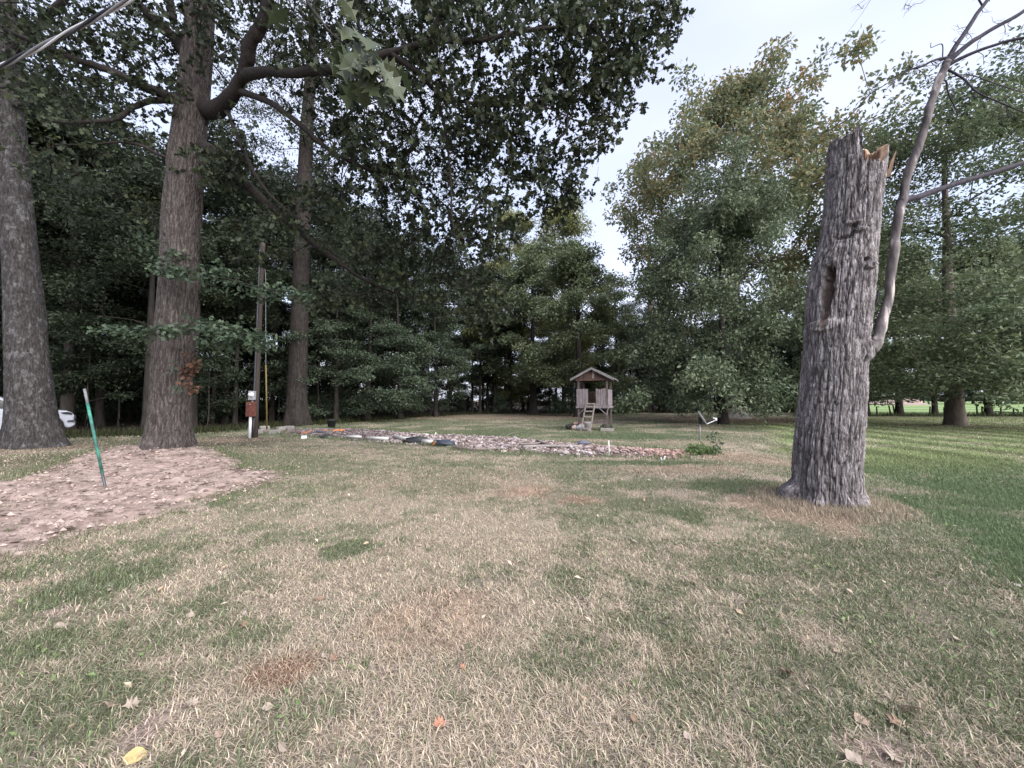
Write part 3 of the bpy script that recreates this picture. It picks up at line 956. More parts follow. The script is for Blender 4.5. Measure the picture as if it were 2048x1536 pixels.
# ------------------------------------------------------------------ the broken dead trunk on the right
st = thing('broken_trunk', 'broken dead tree trunk with grey furrowed bark and one bare limb', 'tree', (0, 0, 0))
YS = STUMP[1]
def px_path(lst):
    return np.array([W(u, v, Y) for u, v, Y in lst])
spath = px_path([(1652, 1030, YS), (1652, 985, YS), (1655, 900, YS), (1664, 800, YS), (1670, 700, YS), (1682, 560, YS), (1696, 480, YS), (1702, 430, YS), (1710, 345, YS), (1714, 255, YS)])
srad = np.array([0.405, 0.40, 0.40, 0.395, 0.38, 0.395, 0.345, 0.335, 0.35, 0.35]) * 0.98
camd = to_cam(STUMP)
def zs(v):
    return W(1690, v, YS)[2]
def s_top(ph):
    left = 1 - sstep(0.05, 0.28, ph) * (1 - sstep(2.5, 2.9, ph))
    jag = 0.08 * (vnoise(np.cos(ph) * 4 + 4, np.sin(ph) * 4, seed=41) - 0.5) + 0.07 * (vnoise(np.cos(ph) * 11, np.sin(ph) * 11 + 3, seed=42) - 0.5)
    right = zs(345) + 0.36 * sstep(1.0, 1.5, ph) - 0.05 * sstep(0.3, 0.8, ph)
    return zs(282) * left + right * (1 - left) + jag
dents = [(-0.42, zs(590), 0.21, 0.40, 0.30, 1.0), (-0.42, zs(640), 0.12, 0.16, 0.10, 0.9),
         (0.80, zs(548), 0.28, 0.07, -0.07, 0.0), (0.78, zs(538), 0.13, 0.055, 0.12, 0.2), (-0.45, zs(655), 0.6, 0.10, -0.045, 0.0), (-0.3, zs(520), 0.9, 0.16, -0.03, 0.0),
         (0.1, zs(462), 0.30, 0.04, -0.05, 0.0), (0.35, zs(478), 0.30, 0.035, -0.05, 0.0), (-0.1, zs(488), 0.3, 0.03, 0.05, 0.0), (1.2, zs(706), 0.35, 0.17, -0.05, 0.0), (-1.25, zs(1022), 0.60, 0.42, -0.13, 0.0), (-0.25, zs(1022), 0.30, 0.30, -0.04, 0.0), (0.55, zs(1022), 0.3, 0.34, -0.045, 0.0), (1.5, zs(1022), 0.4, 0.34, -0.04, 0.0)]
pos, ridge, mask, ph, pth, rr_, c0, s0 = bark_trunk(spath, srad, camd, 460, 520, 0.036, 0.036, 0.42, 51, flare=0.15, flare_h=0.2, lobes=6, dents=dents, ztop=s_top)
M['stump'] = bark_mat('stump', (0.045, 0.039, 0.039), (0.18, 0.162, 0.164), (0.44, 0.41, 0.42), (0.085, 0.076, 0.078), 0.62)
t_ = M['stump'].node_tree
b_ = t_.nodes['Principled BSDF']
old = b_.inputs['Base Color'].links[0].from_socket
at_ = t_.nodes.new('ShaderNodeAttribute'); at_.attribute_name = 'wood'
wn = noise_node(t_, 9, 5, obj_vec(t_, (1, 1, 0.15)))
wc = ramp(t_, wn.outputs['Fac'], [(0.3, (0.10, 0.05, 0.035)), (0.55, (0.30, 0.22, 0.18)), (0.75, (0.42, 0.33, 0.28))])
t_.links.new(mixc(t_, at_.outputs['Fac'], old, wc), b_.inputs['Base Color'])
skin(pos).build('trunk', M['stump'], st, smooth=True, pattrs={'ridge': ridge.ravel(), 'wood': mask.ravel()})
# broken top: rim, inner face and the rotten floor
mb = MB()
nth = pos.shape[1]
rim = pos[-1]
ctr = rim.mean(0)
inn = rim * [1, 1, 1]
inn[:, :2] = ctr[:2] + (rim[:, :2] - ctr[:2]) * (0.72 + 0.1 * vnoise(np.cos(ph) * 6, np.sin(ph) * 6, seed=44))[:, None]
inn[:, 2] -= 0.03
flo = inn.copy()
flo[:, :2] = ctr[:2] + (rim[:, :2] - ctr[:2]) * 0.6
flo[:, 2] = zs(372) + 0.1 * vnoise(np.cos(ph) * 8, np.sin(ph) * 8, seed=45)
i = np.arange(nth); j = (i + 1) % nth
allv = np.concatenate([rim, inn, flo, [[ctr[0], ctr[1], zs(375)]]])
mb.add(allv, [np.stack([i, j, j + nth, i + nth], 1), np.stack([i + nth, j + nth, j + 2 * nth, i + 2 * nth], 1), np.stack([i + 2 * nth, j + 2 * nth, np.full(nth, 3 * nth)], 1)])
mb.build('broken_heartwood', M['raw_wood'], st, label='torn pale brown wood inside the broken top')
rs = np.random.default_rng(9)
for k, (u, vb, vt, lean, wd) in enumerate([(1752, 352, 312, 0.0, 0.10), (1766, 352, 308, 0.05, 0.085), (1778, 345, 300, 0.10, 0.05), (1737, 345, 308, -0.02, 0.05), (1708, 290, 272, 0.0, 0.05)]):
    a = W(u - 2, vb + 10, YS + (0.05 if u > 1720 else -0.02)); b2 = W(u, vt, YS + 0.05) + np.array([lean, 0, 0])
    d = b2 - a
    sx = np.array([0.77, -0.63, 0]) * wd / 2; sy = np.array([0.63, 0.77, 0]) * 0.022
    mid = a + d * 0.6
    v = [a - sx - sy, a + sx - sy, a + sx + sy, a - sx + sy, mid - sx * .8 - sy, mid + sx * .7 - sy, mid + sx * .7 + sy, mid - sx * .8 + sy, b2 + sx * 0.5, b2 + sx * 0.2 + sy]
    MB().add(v, [np.array([(0, 1, 5, 4), (1, 2, 6, 5), (2, 3, 7, 6), (3, 0, 4, 7)]), np.array([(4, 5, 8), (6, 7, 9), (5, 6, 8), (6, 9, 8), (4, 8, 9), (7, 4, 9)])]).build('splinter', M['raw_wood'] if u > 1730 else M['stump'], st)
# the limb that still stands on it
def limb(name, pts, rad, mat, parent, sides=12, n=40, rough=0.06, seed=0, label=None, split=0):
    p = smooth_path(np.array(pts), n)
    r = np.interp(np.linspace(0, 1, n), np.linspace(0, 1, len(rad)), rad)
    p = p + (np.stack([vnoise(np.arange(n) * 0.35, np.zeros(n), seed=seed + k) for k in range(3)], -1) - 0.5) * r[:, None] * 0.5
    r = r * (1 + rough * 2 * (vnoise(np.arange(n) * 0.8, np.zeros(n), seed=seed + 9) - 0.5))
    return MB().tube(p, r, sides).build(name, mat, parent, smooth=True, label=label)
YL = YS - 0.15
lp = [W(u, v, Y) for u, v, Y in [(1715, 712, YS), (1735, 705, YL - .03), (1757, 672, YL - .04), (1773, 610, YL), (1784, 520, YL), (1798, 430, YL), (1817, 350, YL), (1838, 285, YL), (1862, 210, YL), (1883, 150, YL), (1895, 122, YL)]]
limb('limb', lp, [0.085, 0.095, 0.066, 0.056, 0.056, 0.058, 0.052, 0.050, 0.047, 0.05, 0.048], M['dead_limb'], st, 16, 90, 0.10, 5, label='bare peeling grey limb rising from the side of the trunk')
mbk = MB()
for k in range(1):
    an = np.linspace(0, math.pi, 9)
    kc = W(1733, 702, YL - 0.03)
    pr = [(0.10 * math.sin(q) * (1 + 0.1 * math.sin(3 * q)), -0.11 * math.cos(q)) for q in an]
    mbk.lathe(pr, kc, 16)
kn = mbk.build('burl', M['stump'], st, smooth=True, label='knobbly burl where the bare limb leaves the trunk')
forks = [([(1893, 125), (1920, 80), (1945, 40), (1978, -5), (2040, -90)], [.045, .042, .038, .035, .028], -0.0),
         ([(1893, 128), (1935, 90), (1985, 58), (2048, 22), (2140, -40)], [.05, .042, .036, .033, .026], -0.1),
         ([(1893, 132), (1940, 108), (1990, 90), (2048, 75), (2160, 60)], [.04, .03, .026, .024, .018], -0.2),
         ([(1798, 405), (1840, 392), (1900, 372), (1970, 350), (2060, 322), (2200, 290)], [.065, .055, .05, .046, .04, .03], 0.1),
         ([(1893, 116), (1870, 120), (1845, 132), (1815, 141), (1795, 152), (1780, 172)], [.03, .02, .017, .014, .010, .006], -0.1),
         ([(1897, 140), (1925, 156), (1955, 185), (2000, 205), (2060, 230)], [.024, .017, .014, .012, .008], -0.15),
         ([(1897, 155), (1940, 150), (1985, 165), (2030, 180), (2080, 195)], [.013, .011, .01, .008, .006], 0.1),
         ([(1892, 160), (1898, 190), (1908, 210), (1915, 226)], [.016, .014, .012, .009], 0.0),
         ([(1965, 12), (1915, -70), (1840, -90), (1770, -40), (1725, 25), (1690, 72)], [.016, .013, .010, .006, .003, .002], 0.0),
         ([(1850, -92), (1790, -60), (1740, -8), (1700, 18)], [.008, .006, .004, .002], 0.0),
         ([(1880, -85), (1835, -40), (1815, 0), (1803, 22)], [.007, .005, .003, .002], 0.0)]
rt = np.random.default_rng(12)
tw = MB()
for pts, rad, dy in forks:
    n = len(pts)
    P_ = [W(u, v, YL + dy * k / (n - 1) * 2) for k, (u, v) in enumerate(pts)]
    limb('branch', P_, [q * 0.75 for q in rad], M['dead_twig'], st, 8, 30, 0.05, int(rt.integers(99)))
    sp = smooth_path(P_, 40)
    # hanging twigs
    for _ in range(4 if rad[0] < 0.0165 else 16 if rad[0] < 0.031 else 7):
        k = int(rt.integers(9, 39))
        q = [sp[k]]
        d = rt.normal(0, 1, 3) * np.array([0.5, 0.5, 0.3]) + np.array([0, 0, -0.35])
        Lt = rt.uniform(0.12, 0.42)
        for m in range(5):
            q.append(q[-1] + d / np.linalg.norm(d) * Lt / 5)
            d = d + rt.normal(0, 0.35, 3)
        tw.tube(q, np.linspace(0.005, 0.0018, len(q)), 4)
        for m in (2, 3, 4):
            e = q[m] + nrm(rt.normal(0, 1, (1, 3)))[0] * 0.10
            tw.tube([q[m], (q[m] + e) / 2 + rt.normal(0, 0.01, 3), e], [0.0025, 0.002, 0.0012], 3)
hook = [W(u, v, YL) for u, v in [(1885, 117), (1885, 90), (1875, 90), (1862, 95), (1862, 85)]]
tw.tube(smooth_path(hook, 16), np.linspace(.008, .004, 16), 5)
tw.tube(smooth_path([W(u, v, YL) for u, v in [(1757, 585), (1755, 600), (1750, 612)]], 6), [0.012, .012, .011, .01, .008, .005], 5)
tw.build('twig', M['dead_twig'], st, kind='stuff')

# ------------------------------------------------------------------ the big oak by the mound
oak = thing('oak_tree', 'big oak rising from the bare earth mound, limbs reaching over the lawn', 'tree', (0, 0, 0))
YO = OAK[1]
opath = px_path([(333, 935, YO), (334, 912, YO), (336, 870, YO), (341, 800, YO), (347, 700, YO), (355, 600, YO), (360, 480, YO), (364, 400, YO), (374, 300, YO), (385, 210, YO), (395, 100, YO), (402, 0, YO), (408, -120, YO), (410, -260, YO)])
opix = np.array([104, 104, 98, 94, 93, 91, 88, 86, 84, 80, 74, 66, 54, 40])
orad = opix / 2 * YO / F * 0.70
pos, ridge, mask, *_ = bark_trunk(opath, orad, to_cam(OAK), 260, 620, 0.024, 0.032, 0.26, 61, flare=0.38, flare_h=0.42, lobes=5)
skin(pos).build('trunk', M['bark_oak'], oak, smooth=True, pattrs={'ridge': ridge.ravel()})
olimbs = [
    ([(405, 215, 9.7), (440, 212, 9.4), (470, 185, 9.0), (487, 150, 8.7), (530, 143, 8.2), (590, 146, 7.8), (650, 140, 7.5), (710, 128, 7.3), (780, 105, 7.2), (860, 85, 7.2), (960, 80, 7.4), (1060, 60, 7.7), (1180, 50, 8.2)], [.24, .19, .15, .125, .10, .09, .085, .08, .066, .06, .05, .04, .02]),
    ([(487, 150, 8.7), (500, 100, 8.4), (515, 60, 8.2), (532, 20, 8.0), (538, -60, 7.9), (560, -160, 7.6), (640, -260, 7.2)], [.16, .14, .13, .12, .11, .10, .06]),
    ([(375, 110, 9.7), (345, 70, 9.6), (322, 50, 9.5), (290, 22, 9.4), (262, -10, 9.3), (220, -80, 9.2)], [.16, .13, .11, .10, .09, .06]),
    ([(345, 40, 9.6), (340, 0, 9.6), (335, -60, 9.6)], [.10, .09, .07]),
    ([(372, 208, 9.7), (330, 190, 9.5), (285, 172, 9.3), (240, 150, 9.2), (190, 132, 9.1), (130, 112, 9.0), (60, 80, 9.0), (-40, 40, 9.0)], [.15, .12, .10, .085, .075, .065, .05, .03]),
    ([(365, 200, 9.7), (305, 202, 9.4), (265, 215, 9.2), (232, 238, 9.1), (180, 243, 9.0), (120, 244, 9.0), (70, 230, 9.0)], [.08, .07, .06, .055, .045, .035, .015]),
    ([(360, 320, 9.7), (320, 310, 9.4), (285, 292, 9.2), (245, 284, 9.1), (190, 288, 9.0), (110, 290, 9.0)], [.05, .045, .035, .03, .022, .012]),
    ([(400, 290, 9.7), (428, 305, 9.6), (470, 345, 9.6), (520, 395, 9.8), (560, 430, 10.0), (610, 475, 10.3), (670, 520, 10.6), (740, 565, 10.9), (830, 600, 11.2)], [.15, .13, .115, .105, .095, .08, .065, .045, .02]),
    ([(450, 205, 9.4), (470, 260, 9.2), (500, 330, 9.2), (540, 390, 9.4), (600, 440, 9.6)], [.06, .05, .042, .03, .012]),
    ([(470, 180, 9.0), (540, 205, 8.6), (600, 250, 8.5), (660, 300, 8.6), (740, 340, 8.8), (830, 360, 9.2), (900, 420, 9.4)], [.08, .07, .06, .05, .04, .03, .012]),
    ([(780, 105, 7.2), (840, 150, 7.3), (870, 180, 7.5), (930, 205, 7.8), (1010, 210, 8.1), (1090, 215, 8.4), (1150, 240, 8.7)], [.05, .045, .04, .035, .028, .02, .01]),
    ([(860, 85, 7.2), (880, 30, 7.0), (930, -20, 7.0), (1000, -60, 7.0)], [.05, .045, .04, .02]),
    ([(870, 180, 7.5), (890, 260, 7.9), (900, 340, 8.3), (905, 440, 8.6), (920, 520, 8.8)], [.03, .027, .024, .02, .008]),
    ([(780, -150, 5.0), (690, -110, 2.6), (612, -30, 2.1), (645, 45, 1.98), (690, 90, 1.95)], [.03, .018, .008, .006, .003]),
]
for k, (pts, rad) in enumerate(olimbs):
    limb('limb', [W(*q) for q in pts], rad, M['bark_limb'], oak, 10 if rad[0] > 0.05 else 7, 50, 0.08, 100 + k)
ro = np.random.default_rng(21)
def vol(rng, blobs):
    out = []
    for u, v, Y, rx, ry, rz, n in blobs:
        c = W(u, v, Y)
        q = nrm(rng.normal(size=(n, 3))) * (rng.random((n, 1)) ** 0.4) * np.array([rx, ry, rz])
        out.append(c + q)
    return np.concatenate(out)
oblobs = [(1320, 40, 8.6, 0.6, 1.0, 0.75, 16), (1260, 20, 8.6, 0.85, 1.0, 0.9, 18), (1265, 140, 8.7, 0.5, 0.8, 0.5, 9), (1225, 200, 8.9, 0.5, 0.7, 0.45, 9), (1130, 370, 9.4, 0.5, 0.7, 0.4, 7), (1190, 60, 8.4, 1.1, 1.4, 1.0, 34), (1080, 90, 8.0, 1.2, 1.6, 1.1, 40), (1170, 170, 8.6, 0.8, 1.0, 0.7, 18), (1060, 230, 8.6, 1.1, 1.3, 0.9, 30), (1230, 120, 8.8, 0.7, 0.8, 0.5, 10),
          (950, 150, 7.8, 1.3, 1.5, 1.1, 36), (960, 290, 8.6, 1.2, 1.3, 0.8, 30), (1080, 330, 9.2, 0.9, 1.1, 0.6, 18), (1110, 400, 9.5, 0.5, 0.7, 0.45, 8), (990, 420, 9.3, 0.9, 1.0, 0.8, 22), (1150, 300, 9.0, 0.5, 0.7, 0.5, 8), (1190, 260, 8.9, 0.5, 0.5, 0.35, 5),
          (960, 480, 9.4, 0.8, 1.0, 0.6, 16), (860, 60, 7.2, 1.5, 1.6, 1.0, 36), (840, 260, 8.4, 1.3, 1.4, 1.0, 32), (860, 420, 9.2, 1.2, 1.3, 0.9, 26), (760, 350, 9.0, 1.2, 1.4, 1.0, 26), (740, 180, 8.2, 1.2, 1.4, 0.9, 24), (640, 60, 7.8, 1.4, 1.6, 0.9, 30),
          (640, 240, 8.8, 1.2, 1.4, 1.0, 20), (650, 400, 9.8, 1.2, 1.3, 0.9, 20), (760, 500, 10.6, 1.4, 1.3, 0.9, 32), (860, 560, 10.8, 1.3, 1.3, 0.8, 30), (960, 600, 10.8, 1.0, 1.2, 0.7, 20), (700, 590, 11.0, 1.3, 1.2, 0.6, 22), (540, 470, 10.0, 1.1, 1.2, 0.8, 14),
          (480, 40, 9.0, 1.3, 1.5, 0.9, 20), (500, 320, 9.6, 1.0, 1.3, 0.7, 12), (300, 80, 9.6, 1.3, 1.5, 1.0, 16), (200, 60, 9.3, 1.3, 1.4, 1.0, 18), (120, 180, 9.1, 1.2, 1.3, 0.8, 16), (60, 60, 9.0, 1.3, 1.4, 1.2, 16), (220, 250, 9.1, 1.0, 1.2, 0.7, 10), (110, 300, 9.0, 1.0, 1.2, 0.6, 10),
          (420, -60, 9.4, 2.2, 2.0, 1.0, 30), (420, -330, 8.0, 3.2, 2.2, 1.2, 46), (150, -260, 8.5, 3.0, 2.4, 1.2, 40), (-150, -120, 9.0, 2.6, 2.4, 1.4, 30), (700, -520, 6.0, 3.0, 1.8, 1.0, 40), (300, -700, 5.5, 3.4, 1.8, 1.0, 40), (-200, -420, 6.5, 3.0, 2.2, 1.2, 34), (400, 60, 8.6, 0.8, 0.8, 0.8, 9), (300, 180, 9.0, 0.9, 0.9, 0.5, 8), (230, 110, 9.3, 1.2, 1.2, 0.9, 12), (440, 330, 9.2, 0.8, 1.0, 0.6, 9), (330, 420, 10.5, 1.0, 1.0, 0.6, 8), (200, 400, 11, 1.4, 1.2, 0.7, 10), (900, -60, 7.6, 2.2, 2.0, 0.9, 44), (1150, -50, 8.4, 1.6, 1.6, 0.8, 30), (650, -80, 7.6, 2.2, 2.0, 0.9, 40)]  # unseen clumps high above the frame are added to shade the left lawn
oc = vol(ro, oblobs)
lb = [smooth_path([W(*q) for q in pts], 24) for pts, rad in olimbs[:13]] + [opath[8:]]
P, par, nb = grow(ro, np.concatenate(lb), oc, step=0.45, jitter=0.10, bias=0.25)
branch_tubes(P, par, nb, tip=0.008, rmax=0.05, sides=5).build('branchwork', M['bark_limb'], oak, smooth=True, kind='stuff')
tips = oc
sub = np.concatenate([oc, P[nb:][ro.random(len(P) - nb) < 0.35]])
mbl, mbt = MB(), MB()
twig_sprays(ro, sub, 0.42, 4, 7, (0.10, 0.185), T_OAK, mbl, mbt)
mbl.build('crown', M['leaf_oak'], oak)
two = mbt.build('twig', M['bark_limb'], oak, kind='stuff')
# the spray of large leaves that hangs close to the camera
sprc = [W(u, v, Y) for u, v, Y in [(690, 95, 1.95), (715, 80, 1.95), (735, 105, 1.9), (745, 130, 1.92), (715, 125, 1.97), (760, 105, 1.95), (700, 60, 2.0), (720, 150, 1.95), (780, 125, 2.0)]]
for c in list(sprc) * 4 + [W(590, 20, 2.05), W(592, 8, 2.05), W(664, 10, 2.0), W(668, -5, 2.0)]:
    leaf_cloud(ro, [c], 0.06, 1, (0.12, 0.19), T_BIGOAK, up=0.25, droop=0.9, flat=0.8).build('leaf', M['leaf_spray'], oak)
# low suckers on the trunk
for k, (pts, rad) in enumerate([([(375, 662, 9.2), (330, 668, 8.7), (280, 668, 8.5), (225, 662, 8.4)], [.018, .014, .01, .005]), ([(380, 660, 9.2), (430, 655, 8.7), (490, 672, 8.4), (545, 690, 8.3)], [.02, .016, .012, .005]),
                                ([(375, 560, 9.2), (330, 545, 8.8), (300, 535, 8.7)], [.016, .012, .006]), ([(380, 560, 9.2), (440, 555, 8.8), (520, 575, 8.6), (590, 590, 8.6)], [.018, .014, .01, .005]), ([(368, 690, 9.1), (369, 720, 9.05), (365, 760, 9.05)], [.012, .01, .006])]):
    limb('sucker_shoot', [W(*q) for q in pts], rad, M['bark_limb'], oak, 6, 20, 0.05, 140 + k)
low = vol(ro, [(230, 660, 8.5, 0.35, 0.4, 0.12, 9), (290, 668, 8.6, 0.35, 0.4, 0.12, 9), (350, 662, 8.8, 0.4, 0.3, 0.15, 9), (420, 650, 8.6, 0.4, 0.4, 0.2, 14), (480, 668, 8.5, 0.45, 0.5, 0.25, 22), (440, 690, 8.6, 0.4, 0.4, 0.2, 12), (530, 690, 8.4, 0.25, 0.4, 0.25, 12),
               (340, 540, 8.8, 0.5, 0.4, 0.2, 16), (430, 555, 8.8, 0.7, 0.5, 0.25, 22), (520, 580, 8.6, 0.6, 0.5, 0.2, 16), (590, 590, 8.6, 0.4, 0.4, 0.15, 8), (320, 500, 9.0, 0.4, 0.4, 0.2, 8)])
leaf_cloud(ro, low, 0.20, 13, (0.09, 0.15), T_OAK, up=0.6, droop=0.25, flat=0.6).build('low_foliage', M['leaf_low'], oak, kind='stuff', label='low leafy suckers crossing the trunk at head height')
dead = vol(ro, [(376, 748, 9.12, 0.11, 0.05, 0.55, 15), (388, 725, 9.1, 0.06, 0.05, 0.12, 5), (386, 775, 9.1, 0.08, 0.05, 0.10, 5)])
leaf_cloud(ro, dead, 0.10, 7, (0.07, 0.13), T_OAK, up=0.2, droop=0.8).build('withered_leaves', M['leaf_dead'], oak, kind='stuff', label='withered rust brown leaves hanging on the trunk')
ivy = vol(ro, [(350, 735, 9.13, 0.10, 0.04, 0.25, 8), (355, 775, 9.12, 0.12, 0.04, 0.10, 5)])
leaf_cloud(ro, ivy, 0.08, 6, (0.05, 0.09), T_DIAMOND, up=0.2, droop=0.5).build('trunk_sprout', M['leaf_low'], oak, kind='stuff', label='small dull green sprouts on the trunk bark')

# ------------------------------------------------------------------ the lichen-spotted tree at the left edge
LT = W(62, 890, 12.4)
left = thing('lichen_tree', 'thick lichen-spotted trunk at the far left hiding a white car', 'tree', (0, 0, 0))
YT = 12.4
lpath = px_path([(66, 905, YT), (66, 885, YT), (64, 850, YT), (60, 780, YT), (54, 700, YT), (48, 600, YT), (40, 500, YT), (33, 400, YT), (26, 300, YT), (20, 200, YT), (14, 100, YT), (10, 0, YT), (4, -150, YT)])
lpix = np.array([118, 112, 106, 98, 92, 84, 77, 70, 64, 58, 53, 48, 36])
pos, ridge, mask, *_ = bark_trunk(lpath, lpix / 2 * YT / F * 0.64, to_cam(LT), 220, 440, 0.014, 0.032, 0.2, 71, flare=0.30, flare_h=0.55, lobes=4)
skin(pos).build('trunk', M['bark_lichen'], left, smooth=True, pattrs={'ridge': ridge.ravel()})
llimbs = [([(28, 110, 12.3), (60, 62, 12.0), (85, 40, 11.8), (120, 10, 11.5), (160, -50, 11.2)], [.16, .13, .12, .10, .07]), ([(20, 210, 12.3), (70, 205, 12.0), (110, 180, 11.6)], [.06, .05, .02]), ([(18, 90, 12.3), (-40, 30, 12), (-120, -40, 11.6)], [.14, .12, .08])]
for k, (pts, rad) in enumerate(llimbs):
    limb('limb', [W(*q) for q in pts], rad, M['bark_limb'], left, 8, 30, 0.08, 160 + k)
rl = np.random.default_rng(31)
lc = vol(rl, [(60, 20, 12, 2.2, 1.8, 1.4, 22), (130, 100, 11.6, 1.5, 1.6, 1.0, 10), (60, 180, 12, 1.4, 1.5, 0.8, 7), (-60, 100, 12, 2, 2, 2, 24), (120, -60, 11.5, 2, 2, 1, 20), (100, 360, 13, 1.2, 1.2, 0.9, 10)])
P, par, nb = grow(rl, np.concatenate([smooth_path([W(*q) for q in pts], 16) for pts, r_ in llimbs] + [lpath[7:]]), lc, step=0.5)
branch_tubes(P, par, nb, tip=0.009, rmax=0.05).build('branchwork', M['bark_limb'], left, smooth=True, kind='stuff')
leaf_cloud(rl, lc, 0.6, 42, (0.10, 0.18), T_OAK, up=0.5, droop=0.3).build('crown', M['leaf_oak'], left)

# ------------------------------------------------------------------ third large trunk, behind the meter pole
TT = G(594, 851)
YY3 = TT[1]
third = thing('tall_tree', 'tall straight dark trunk standing between the meter pole and the black pot', 'tree', (0, 0, 0))
tpath = px_path([(593, 862, YY3), (593, 850, YY3), (593, 830, YY3), (594, 780, YY3), (597, 700, YY3), (600, 600, YY3), (604, 500, YY3), (608, 400, YY3), (612, 300, YY3), (616, 220, YY3), (622, 140, YY3), (628, 60, YY3), (640, -60, YY3)])
tpix = np.array([52, 48, 44, 41, 38, 35, 33, 31, 29, 26, 23, 19, 12])
pos, ridge, mask, *_ = bark_trunk(tpath, tpix / 2 * YY3 / F * 0.87, to_cam(TT), 110, 260, 0.022, 0.07, 0.4, 81, flare=0.38, flare_h=0.7, lobes=5)
skin(pos).build('trunk', M['bark_third'], third, smooth=True, pattrs={'ridge': ridge.ravel()})
rt3 = np.random.default_rng(41)
tcn = vol(rt3, [(610, 200, YY3, 5, 4, 4, 70), (520, 330, YY3, 3.5, 3, 2.5, 30), (720, 330, YY3, 3.5, 3, 3, 44), (620, 40, YY3, 6, 4, 4, 60), (800, 200, YY3, 4, 3, 3.5, 44), (470, 150, YY3, 3, 3, 2.5, 16), (700, 470, YY3 - 1, 3, 2.5, 1.8, 30), (530, 470, YY3 - 1, 2.5, 2.5, 1.5, 16), (620, -80, YY3, 5, 4, 3, 30), (800, 60, YY3, 3.5, 3, 3, 30), (880, 330, YY3, 2.5, 2.5, 2.5, 24)])
P, par, nb = grow(rt3, tpath[5:], tcn, step=0.9, jitter=0.16)
branch_tubes(P, par, nb, tip=0.014, rmax=0.16, sides=6).build('limbwork', M['bark_far'], third, smooth=True, kind='stuff')
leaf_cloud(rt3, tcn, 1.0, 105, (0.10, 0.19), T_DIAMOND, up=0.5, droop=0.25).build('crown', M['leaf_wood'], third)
# ------------------------------------------------------------------ trees in the middle and on the right
rm = np.random.default_rng(77)
def at(u, v):
    p = G(u, v)
    return (p[0], p[1], th(p[0], p[1]) - 0.02)
round_prof = lambda t: (0.55 + 0.45 * math.sin(math.pi * min(1, t * 1.25 + 0.05))) * (1 - max(0, t - 0.55) ** 1.6 * 1.9) if t < 0.98 else 0.2
cone_prof = lambda t: max(0.15, (1 - t) ** 0.6) * (0.75 + 0.25 * math.sin(t * 17))
make_tree('broadleaf_tree', 'dense dark green tree with a slim trunk just right of the satellite dish', 'tree', rm, 15.2, 1.3, 6.3, 0.27, 430, 165, 0.85, (0.15, 0.27), (M['bark_limb'], M['leaf_near_right']), loc=at(1447, 848), prof=lambda t: 0.98 * max(0.25, 1 - 0.55 * t ** 1.5) * (0.78 if t < 0.12 else 1), flat=0.8, up=0.4, droop=0.6, flare=1.5)
make_tree('giant_tree', 'tallest tree with turning yellow brown top and pale flared trunk behind the dish', 'tree', rm, 28.6, 10.5, 9.4, 0.80, 640, 88, 0.95, (0.24, 0.40), (M['bark_pale'], M['leaf_turning']), loc=at(1466, 836), prof=lambda t: max(0.22, math.sin(math.pi * (0.22 + 0.74 * t)) ** 0.8) * (1 if t < 0.75 else 1 - 1.2 * (t - 0.75)), flat=0.95, up=0.35, flare=2.0, lean=(0.03, 0), tip=0.022)
make_tree('spreading_tree', 'broad layered tree with thick trunk standing on the striped lawn at right', 'tree', rm, 19.5, 1.9, 10.0, 0.46, 500, 130, 1.2, (0.16, 0.28), (M['bark_warm'], M['leaf_right']), loc=at(1911, 850), extra=np.stack([-1.2 + rm.uniform(-5, 4.5, 110), -rm.uniform(0.8, 6.5, 110), 1.9 + 5.5 * rm.random(110) ** 1.4], -1), prof=lambda t: max(0.3, (1.0 - 0.66 * t ** 1.2)) * (0.88 + 0.12 * math.sin(t * 30)), flat=0.45, up=0.55, droop=0.2, flare=1.35, tip=0.014)
make_tree('yellow_topped_tree', 'tall tree with yellowish crown rising behind the wooden playhouse', 'tree', rm, 25.0, 4.0, 5.6, 0.3, 260, 150, 1.15, (0.20, 0.34), (M['bark_far'], M['leaf_yellow']), loc=at(1128, 826), prof=lambda t: max(0.25, 1 - 0.75 * t ** 1.6), flat=0.6)
make_tree('forked_trunk_tree', 'dark tree close behind the playhouse, its trunk beside the left roof edge', 'tree', rm, 15.5, 2.6, 4.4, 0.42, 230, 160, 1.0, (0.18, 0.30), (M['bark_far'], M['leaf_center']), loc=at(1158, 834), prof=round_prof, flat=0.5, flare=1.5)
make_tree('flared_trunk_tree', 'dark tree with broadly flared foot at the wood edge left of the playhouse', 'tree', rm, 17.5, 3.2, 5.0, 0.42, 230, 160, 1.1, (0.20, 0.32), (M['bark_far'], M['leaf_center']), loc=at(1066, 829), prof=round_prof, flat=0.5, flare=2.2)
make_tree('round_crown_tree', 'mid green round topped tree behind and right of the playhouse roof', 'tree', rm, 16.0, 1.0, 4.4, 0.28, 200, 150, 1.1, (0.2, 0.34), (M['bark_far'], M['leaf_center']), loc=at(1235, 825.5), prof=round_prof, flat=0.5)
make_tree('bushy_tree', 'olive green tree filling the gap left of the yellowish tree', 'tree', rm, 24.5, 2.0, 5.4, 0.3, 240, 150, 1.2, (0.22, 0.36), (M['bark_far'], M['leaf_yellow']), loc=at(1020, 825), prof=round_prof, flat=0.5)
